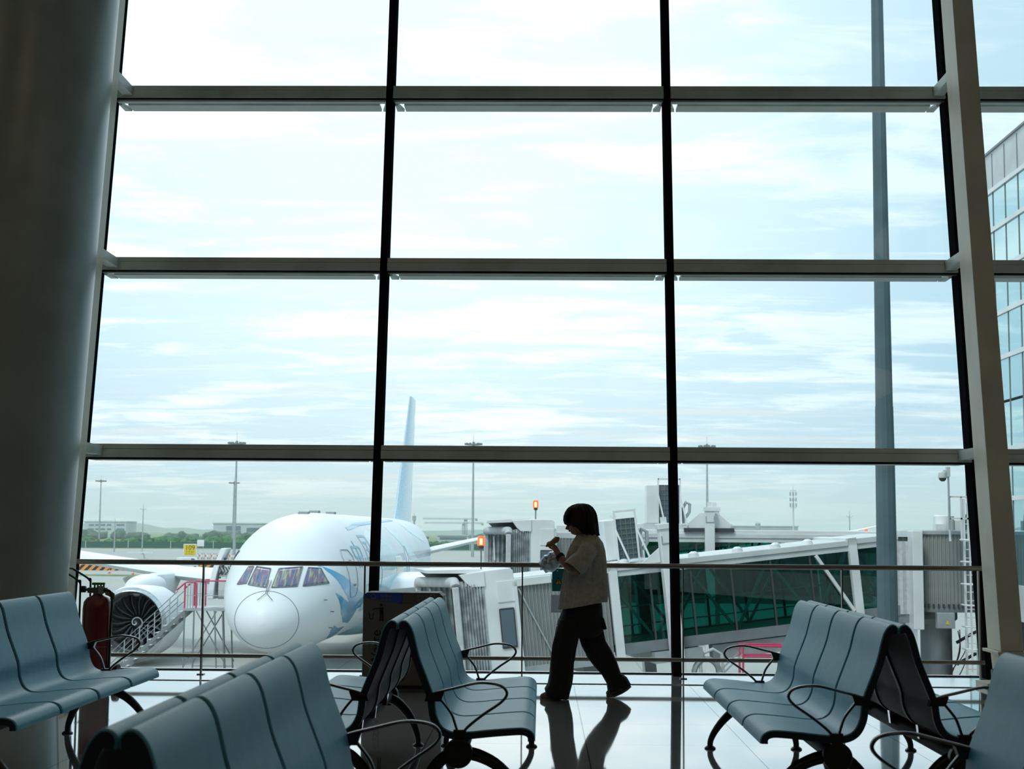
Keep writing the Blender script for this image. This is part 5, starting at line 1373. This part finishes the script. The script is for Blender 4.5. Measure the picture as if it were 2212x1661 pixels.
strip([(20.5, .75), (22.5, .8), (23.5, .7)], [(20.5, -1.2), (22.5, -1.2), (23.5, -1.0)], M['sky3'], 'livery_cream_band', off=.012)
strip([(34, 2.5), (37, 2.2), (40, 1.6)], [(34, 2.1), (37, 1.6), (40, 1.3)], M['sky2'], 'livery_swoosh')
strip([(9.3, 2.25), (14, 2.48), (22, 2.62), (34, 2.80)], [(9.3, 2.12), (14, 2.32), (22, 2.5), (34, 2.70)], M['sky1'], 'livery_line', off=.01, n=24, nv=3)
# titles: the two characters on the forward body
ch = MB()
def stroke(s0_, z0_, s1_, z1_, wd=.10):
    hz_ = abs(s1_-s0_) > abs(z1_-z0_)
    ch.grid(lambda a, b_: side(.55+s0_+(s1_-s0_)*a*.95+(0 if hz_ else (b_-.5)*wd*1.7), z0_-.10+(z1_-z0_)*a+((b_-.5)*wd if hz_ else 0), .012), 5, 2)
for q in ((6.6, 1.48, 8.2, 1.48), (6.6, 1.04, 8.2, 1.04), (6.6, 1.48, 6.6, 1.04), (8.2, 1.48, 8.2, 1.04), (7.4, 1.75, 7.4, .6)): stroke(*q)
for q in ((9.6, 1.95, 11.6, 1.95), (9.6, .7, 11.6, .7), (9.6, 1.95, 9.6, .7), (11.6, 1.95, 11.6, .7), (10, 1.65, 11.2, 1.65), (10, 1.32, 11.2, 1.32), (10, .98, 11.2, .98), (10.6, 1.65, 10.6, .98), (11.0, 1.25, 11.15, 1.08)): stroke(*q)
ch.build('title_lettering', M['title'], ap, smooth=0)
# port door, windows
def outline(s0_, s1_, z0_, z1_, name, wd=.035):
    P = [(s0_+.2, z0_), (s1_-.2, z0_), (s1_, z0_+.25), (s1_, z1_-.3), (s1_-.25, z1_), (s0_+.25, z1_), (s0_, z1_-.3), (s0_, z0_+.25)]
    D = []
    for i in range(8):
        a, b_ = P[i], P[(i+1) % 8]
        for q in range(6): D.append(side(a[0]+(b_[0]-a[0])*q/6, a[1]+(b_[1]-a[1])*q/6, .012))
    return MB().tube(D, wd, 6, loop=True).build(name, M['seam2'], ap)
dro = outline(5.35, 6.65, -.72, 1.28, 'door_outline', .018)
MB().grid(lambda a, b_: side(5.85+.3*a, .62+.22*b_, .03), 3, 3).build('door_window', M['wind'], dro)
MB().grid(lambda a, b_: side(6.0+.3*a, -.25+.08*b_, .03), 3, 2).build('door_handle', M['seam'], dro)
outline(25.5, 26.6, -.75, 1.25, 'door_outline', .014); outline(13.2, 14.3, -.75, 1.25, 'door_outline', .014)
for i in range(60):
    s = 7.4+i*.62
    if 12.9 < s < 14.6 or 25.2 < s < 26.9: continue
    MB().grid(lambda a, b_: side(s+.22*a, .47+.42*b_, .008), 2, 3).build('cabin_window', M['cabwin'], ap)
for q in ((3.2, -1.2), (3.9, -1.9), (2.6, -.7), (2.6, .9)):
    p_ = side(q[0], q[1], 0)
    MB().bar(p_, p_+V((.14, -.10, 0)), .03).build('probe', M['dark'], ap)
for s in (8.4, 11.2, 16):
    p_ = fus(s, PI/2, -.05); MB().prism([(0, 0), (.9, 0), (.75, .16), (.25, .16)], lambda u, w_, d: p_+V((d, u, w_)), -.22, .22).build('antenna', M['seam'], ap)
# fin
fr = []
for z_, s0_, s1_, hf in ((1.8, 41.5, 54.5, .55), (2.6, 43.8, 54.6, .42), (4.0, 45.6, 54.9, .36), (7, 48.4, 55.6, .28), (10, 51.1, 56.5, .2), (12.2, 53.0, 57.0, .12)):
    f_ = lambda q: V((AX(q[0])+q[1], NY+q[0], ZC+z_))
    pts = [(s0_, 0), (s0_+.06*(s1_-s0_), hf*.55), (s0_+.25*(s1_-s0_), hf), (s0_+.6*(s1_-s0_), hf*.8), (s1_, .03), (s1_, -.03), (s0_+.6*(s1_-s0_), -hf*.8), (s0_+.25*(s1_-s0_), -hf), (s0_+.06*(s1_-s0_), -hf*.55)]
    fr.append([f_(q) for q in pts])
MB().loft(fr).build('tail_fin', M['sky1'] if False else mat('fin_blue_grey', (.50, .68, .78), .25, coat=.5), ap, smooth=50)
# tailplanes and wings
def wing(name, sg, secs, mt=None):
    """secs: (span from axis, leading-edge station, chord, height rel. ground datum z, thickness ratio)"""
    R_ = []
    for y_, s_le, ch_, z_, tk in secs:
        prof = [(0, 0), (.02, .22), (.08, .42), (.25, .55), (.5, .48), (.8, .22), (1, .02), (.8, -.12), (.5, -.3), (.25, -.4), (.08, -.32), (.02, -.16)]
        R_.append([V((AX(s_le)+sg*y_, NY+s_le+ch_*a, z_+ch_*tk*b_ + .015*ch_*a + .05)) for a, b_ in prof])
    return MB().loft(R_).build(name, mt or M['skinw'], ap, smooth=50)
for sg in (-1, 1):
    wing('tailplane', sg, [(1.2, 45.5, 5.6, -.55, .10), (2.4, 46.2, 5.2, -.15, .10), (6.0, 48.9, 3.8, .72, .09), (9.9, 52, 2.0, 1.65, .08)])
    MB().loft([[V((AX(47)+sg*(1.6+r_*0)+sg*a*.0, 0, 0)) for a in (0, 0, 0)] for r_ in (0, 1)], cap=False) if False else None
    wing('wing', sg, [(1.5, 17.5, 12.5, -1.95, .12), (2.9, 18.8, 11.0, -1.75, .12), (6.5, 21.2, 8.9, -1.50, .11), (9.8, 23.4, 7.0, -1.28, .10), (16, 27.4, 5.6, -.60, .125), (22, 31.3, 4.2, .15, .11), (27, 34.6, 2.7, 1.02, .09), (30.3, 37.2, 1.6, 1.42, .08), (33, 39.8, .5, 1.95, .07)])
    if sg > 0: MB().ball((AX(37)+30.9, NY+37.2, 1.5), .12, 12, 8).build('navigation_light', M['redlens'], ap)
# belly fairing at the wing root
MB().ball((AX(24), NY+24, ZC-2.2), (3.0, 9.5, 1.25), 32, 14).build('belly_fairing', M['sky2'], ap)
for sg in (-1, 1):
    for sp_, st_ in ((7.6, 29.2), (14, 31.5)):
        MB().loft([[V((AX(st_)+sg*sp_+r_*math.cos(2*PI*k/14), NY+st_+y_, -1.75+zz2+.8*r_*math.sin(2*PI*k/14))) for k in range(14)] for y_, r_, zz2 in ((-3, .05, .15), (-1.8, .32, 0), (.5, .38, -.1), (2.2, .2, .1), (3.2, .03, .25))]).build('flap_track_fairing', M['skinw'], ap)
# engines
def engine(sg):
    ex_, ez, ey_ = AX(17)+sg*9.75, -3.38, NY+15.6
    o = V((ex_, ey_, ez))
    e = MB().lathe([(1.48, .35), (1.52, .12), (1.60, .0), (1.70, .06), (1.80, .3), (1.88, 1.0), (1.90, 2.2), (1.82, 3.6), (1.60, 4.9), (1.35, 5.6), (1.28, 5.6), (1.35, 4.5)], o, (0, 1, 0), 64, cap=False).build('nacelle', M['skinw'], ap)
    MB().lathe([(1.44, 1.0), (1.47, .4), (1.52, .12), (1.60, -.01), (1.70, .05), (1.78, .22)], o, (0, 1, 0), 64, cap=False).build('inlet_lip', M['lip'], e)
    MB().lathe([(1.44, .9), (1.43, 1.9)], o, (0, 1, 0), 64, cap=False).build('inlet_duct', mat('grey_duct', (.30, .31, .32), .4), e)
    MB().lathe([(.01, 1.75), (1.44, 1.76), (1.44, 1.8), (.01, 1.8)], o, (0, 1, 0), 48).build('fan_shroud', M['dark'], e)
    x_, y_ = V((1, 0, 0)), V((0, 0, 1))
    for k in range(18):
        a0 = 2*PI*k/18
        def bl_(u, v_):
            rr_ = .3+1.13*u; sw = a0 + .16*math.sin(u*3.0) + .05*u
            th = sw + (v_-.5)*(.30-.10*u)
            c_ = x_*math.cos(th)+y_*math.sin(th)
            return o + c_*rr_ + V((0, 1, 0))*(1.45+.22*(v_-.5)*(1+u))
        MB().grid(bl_, 8, 2).build('fan_blade', M['fan'], e, solid=.02, smooth=60)
    MB().lathe([(.01, .95), (.12, 1.02), (.24, 1.2), (.32, 1.5), (.34, 1.6)], o, (0, 1, 0), 32).build('spinner', M['fan'], e)
    sp2 = []
    for k in range(30):
        a = k*.26; rr_ = .06+.0085*k
        sp2.append(o + (x_*math.cos(a)-y_*math.sin(a))*rr_ + V((0, 1, 0))*(.93+(rr_/.32)**1.6*.5))
    MB().tube(sp2, [.03+.0012*k for k in range(30)], 6).build('spinner_swirl', M['white'], e)
    MB().lathe([(1.2, 4.6), (.95, 6.2), (.7, 7.0), (.55, 7.0), (.3, 7.6), (.02, 8.2)], o, (0, 1, 0), 32, cap=False).build('core_nozzle', M['dgalv'], e)
    MB().loft([[V((ex_+dx, ey_+y2, z2)) for dx in (-w2, w2) for y2, z2 in (((ya, za), (yb, zb)) if dx < 0 else ((yb, zb), (ya, za)))] for w2, ya, za, yb, zb in ((.32, 1.6, ez+1.6, 7.5, ez+1.0), (.34, 2.6, ez+2.15, 9.0, ez+1.9), (.25, 4.5, ez+2.35, 9.5, ez+2.3))]).build('pylon', M['skinw'], ap, bevel=.1)
    MB().ball((ex_+.15*sg, ey_+3.4, ez+1.72), (.85, 2.6, .62), 24, 12).build('pylon_fairing', M['skinw'], e)
for sg in (-1, 1): engine(sg)
# nose gear
for dx in (-.35, .35):
    MB().lathe([(.2, -.16), (.48, -.15), (.5, 0), (.48, .15), (.2, .16)], (AX(5)+dx, NY+5.4, ZG+.5), (1, 0, 0), 24).build('nose_wheel', M['tyre'], ap)
MB().tube([(AX(5), NY+5.4, ZG+.5), (AX(5), NY+5.2, ZG+2.4)], .13, 12).build('nose_gear_leg', M['galv'], ap)
for sg in (-1, 1):
    MB().box((AX(5)+sg*.55-.03, NY+4.2, ZG+1.2), (AX(5)+sg*.55+.03, NY+6.4, ZG+2.2)).build('gear_door', M['skinw'], ap)
    mgz = ZG+.7
    for yy in (-.75, .75):
        for dx in (-.55, .55):
            MB().lathe([(.3, -.25), (.66, -.23), (.7, 0), (.66, .23), (.3, .25)], (AX(29)+sg*4.9+dx, NY+29.5+yy, mgz), (1, 0, 0), 22).build('main_wheel', M['tyre'], ap)
    MB().tube([(AX(29)+sg*4.9, NY+29.5, mgz), (AX(29)+sg*4.5, NY+29.3, ZG+4.0)], .2, 12).build('main_gear_leg', M['galv'], ap)
# the open starboard door: slab swung forward on a hinge arm, dark doorway behind it
ds = 5.6
MB().grid(lambda a, b_: side(ds-.55+1.1*a, -.72+1.95*b_, .025, -1), 6, 8).build('doorway', M['dark'], ap)
pd0, pd1 = at(482, 1184, 62.6), at(453, 1294, 62.6)
dq_ = []
for i in range(9):
    q = i/8
    c_ = pd0 + (pd1-pd0)*q + V((-.13*math.sin(PI*q), 0, 0))
    dq_.append([c_+V((-.09, 0, 0)), c_+V((.15, -.05, 0)), c_+V((.17, .95, 0)), c_+V((-.07, 1.0, 0))])
od = MB().loft(dq_).build('open_door', M['skinw'], ap, smooth=30, bevel=.03)
od['label'] = 'open door panel'
e0 = pd0+(pd1-pd0)*.5
MB().box((e0.x+.15, 62.6, e0.z-.55), (e0.x+.5, 62.9, e0.z-.95+.0)).build('door_lining', M['galv'], od, smooth=0) if False else None
MB().box((e0.x+.1, 62.55, e0.z-.98), (e0.x+.52, 63.3, e0.z-.2)).build('slide_pack', M['dwhite'], od, smooth=0, bevel=.04)
MB().box((e0.x+.1, 62.54, e0.z-1.06), (e0.x+.5, 63.2, e0.z-.97)).build('slide_pack_base', M['dgalv'], od, smooth=0)
for i in range(5):
    c_ = pd0+(pd1-pd0)*(.22+.13*i); MB().cbox((c_.x+.19, 62.65, c_.z), (.09, .1, .14)).build('latch', M['dark'], od, smooth=0)
ha = at(500, 1236, 62.7); hb_ = at(474, 1240, 62.7)
MB().box((hb_.x, 62.65, ha.z-.22), (ha.x+.35, 62.95, ha.z+.2)).build('hinge_arm', M['dwhite'], ap, smooth=0, bevel=.03)
for i in range(4):
    MB().tube([V((hb_.x+.02+i*.12, 62.6, ha.z+.24)), V((hb_.x+.1+i*.14, 62.6, ha.z+.05)), V((hb_.x+.0+i*.13, 62.6, ha.z-.12))], .025, 6).build('door_mechanism', M['dark'], ap)
# boarding stair beside the open door
bs_ = thing('service_steps', 'mobile access steps with red handrails at the open aircraft door', 'access stairs', (-14.3, 63, ZG))
pa, pb_ = at(397, 1315, 62.2), at(492, 1315, 62.2); zp = pa.z; D0, D1 = 62.2, 64.0
MB().box((pa.x, D0, zp-.08), (pb_.x, D1, zp+.04)).build('platform', M['galv'], bs_, smooth=0)
lx = [pa.x+.02, pa.x+.42, pb_.x-.38, pb_.x-.05]
for i, x_ in enumerate(lx):
    for y_ in (D0+.05, D1-.05):
        MB().bar((x_, y_, ZG), (x_ - (.18 if i > 1 else 0), y_, zp-.08), .055).build('support_leg', M['dgalv'], bs_, smooth=0)
for y_ in (D0+.05, D1-.05):
    MB().bar((lx[1]+.1, y_, zp-.1), (lx[3], y_, zp-2.3), .045).build('cross_brace', M['dgalv'], bs_, smooth=0)
    MB().bar((lx[2]-.1, y_, zp-.1), (lx[0], y_, zp-2.4), .045).build('cross_brace', M['dgalv'], bs_, smooth=0)
    for z_ in (zp-2.0, zp-2.5): MB().bar((lx[0], y_, z_), (lx[3], y_, z_), .045).build('tie_bar', M['galv'], bs_, smooth=0)
zt2 = at(400, 1257, 62.2).z
for y_ in (D0+.03, D1-.03):
    MB().tube([V((pa.x+.02, y_, zp)), V((pa.x+.02, y_, zt2-.05)), V((pa.x+.1, y_, zt2)), V((pa.x+.45, y_, zt2)), V((pa.x+.5, y_, zt2-.08)), V((pa.x+.5, y_, zp))], .035, 8).build('red_handrail', M['pink'], bs_)['label'] = 'red handrail'
    MB().tube([V((pa.x+.5, y_, zt2+.05)), V((pb_.x-.1, y_, zt2+.05)), V((pb_.x-.03, y_, zt2-.02)), V((pb_.x-.03, y_, zp))], .03, 8).build('red_handrail', M['pink'], bs_)['label'] = 'red handrail'
    MB().bar((pa.x, y_, (zp+zt2)/2), (pb_.x, y_, (zp+zt2)/2), .03).build('knee_rail', M['galv'], bs_, smooth=0)
    for q in (.14, .26, .36): MB().bar((pa.x+q, y_, zp), (pa.x+q, y_, zt2), .04).build('baluster', M['galv'], bs_, smooth=0)
fx = at(258, 1432, 61.0)
slope = (fx.z-zp)/(fx.x-pa.x); xg = pa.x+(ZG-zp)/slope
for y_ in (D0+.1, D1-.4):
    MB().bar((pa.x+.1, y_, zp-.05), (xg, y_, ZG), .07, .14).build('stringer', M['dgalv'], bs_, smooth=0)
    MB().tube([V((pa.x, y_, zt2-.05)), V((pa.x-.35, y_, zt2-.35*1)), ], .035, 8).build('red_handrail', M['pink'], bs_)['label'] = 'red handrail'
    for o_ in (1.0, .55): MB().bar((pa.x-.3, y_, zp+o_+slope*-.3), (xg+.5, y_, ZG+o_+.5*slope), .03).build('stair_rail', M['dgalv'], bs_, smooth=0)
    for k in range(1, 6):
        x_ = pa.x+(xg-pa.x)*k/6; z_ = zp+slope*(x_-pa.x)
        MB().bar((x_, y_, z_), (x_, y_, z_+1.0), .035).build('baluster', M['galv'], bs_, smooth=0)
for k in range(12):
    x_ = pa.x+(xg-pa.x)*(k+.5)/12; z_ = zp+slope*(x_-pa.x)
    MB().box((x_-.14, D0+.1, z_-.02), (x_+.14, D1-.4, z_+.02)).build('tread', M['galv'], bs_, smooth=0)
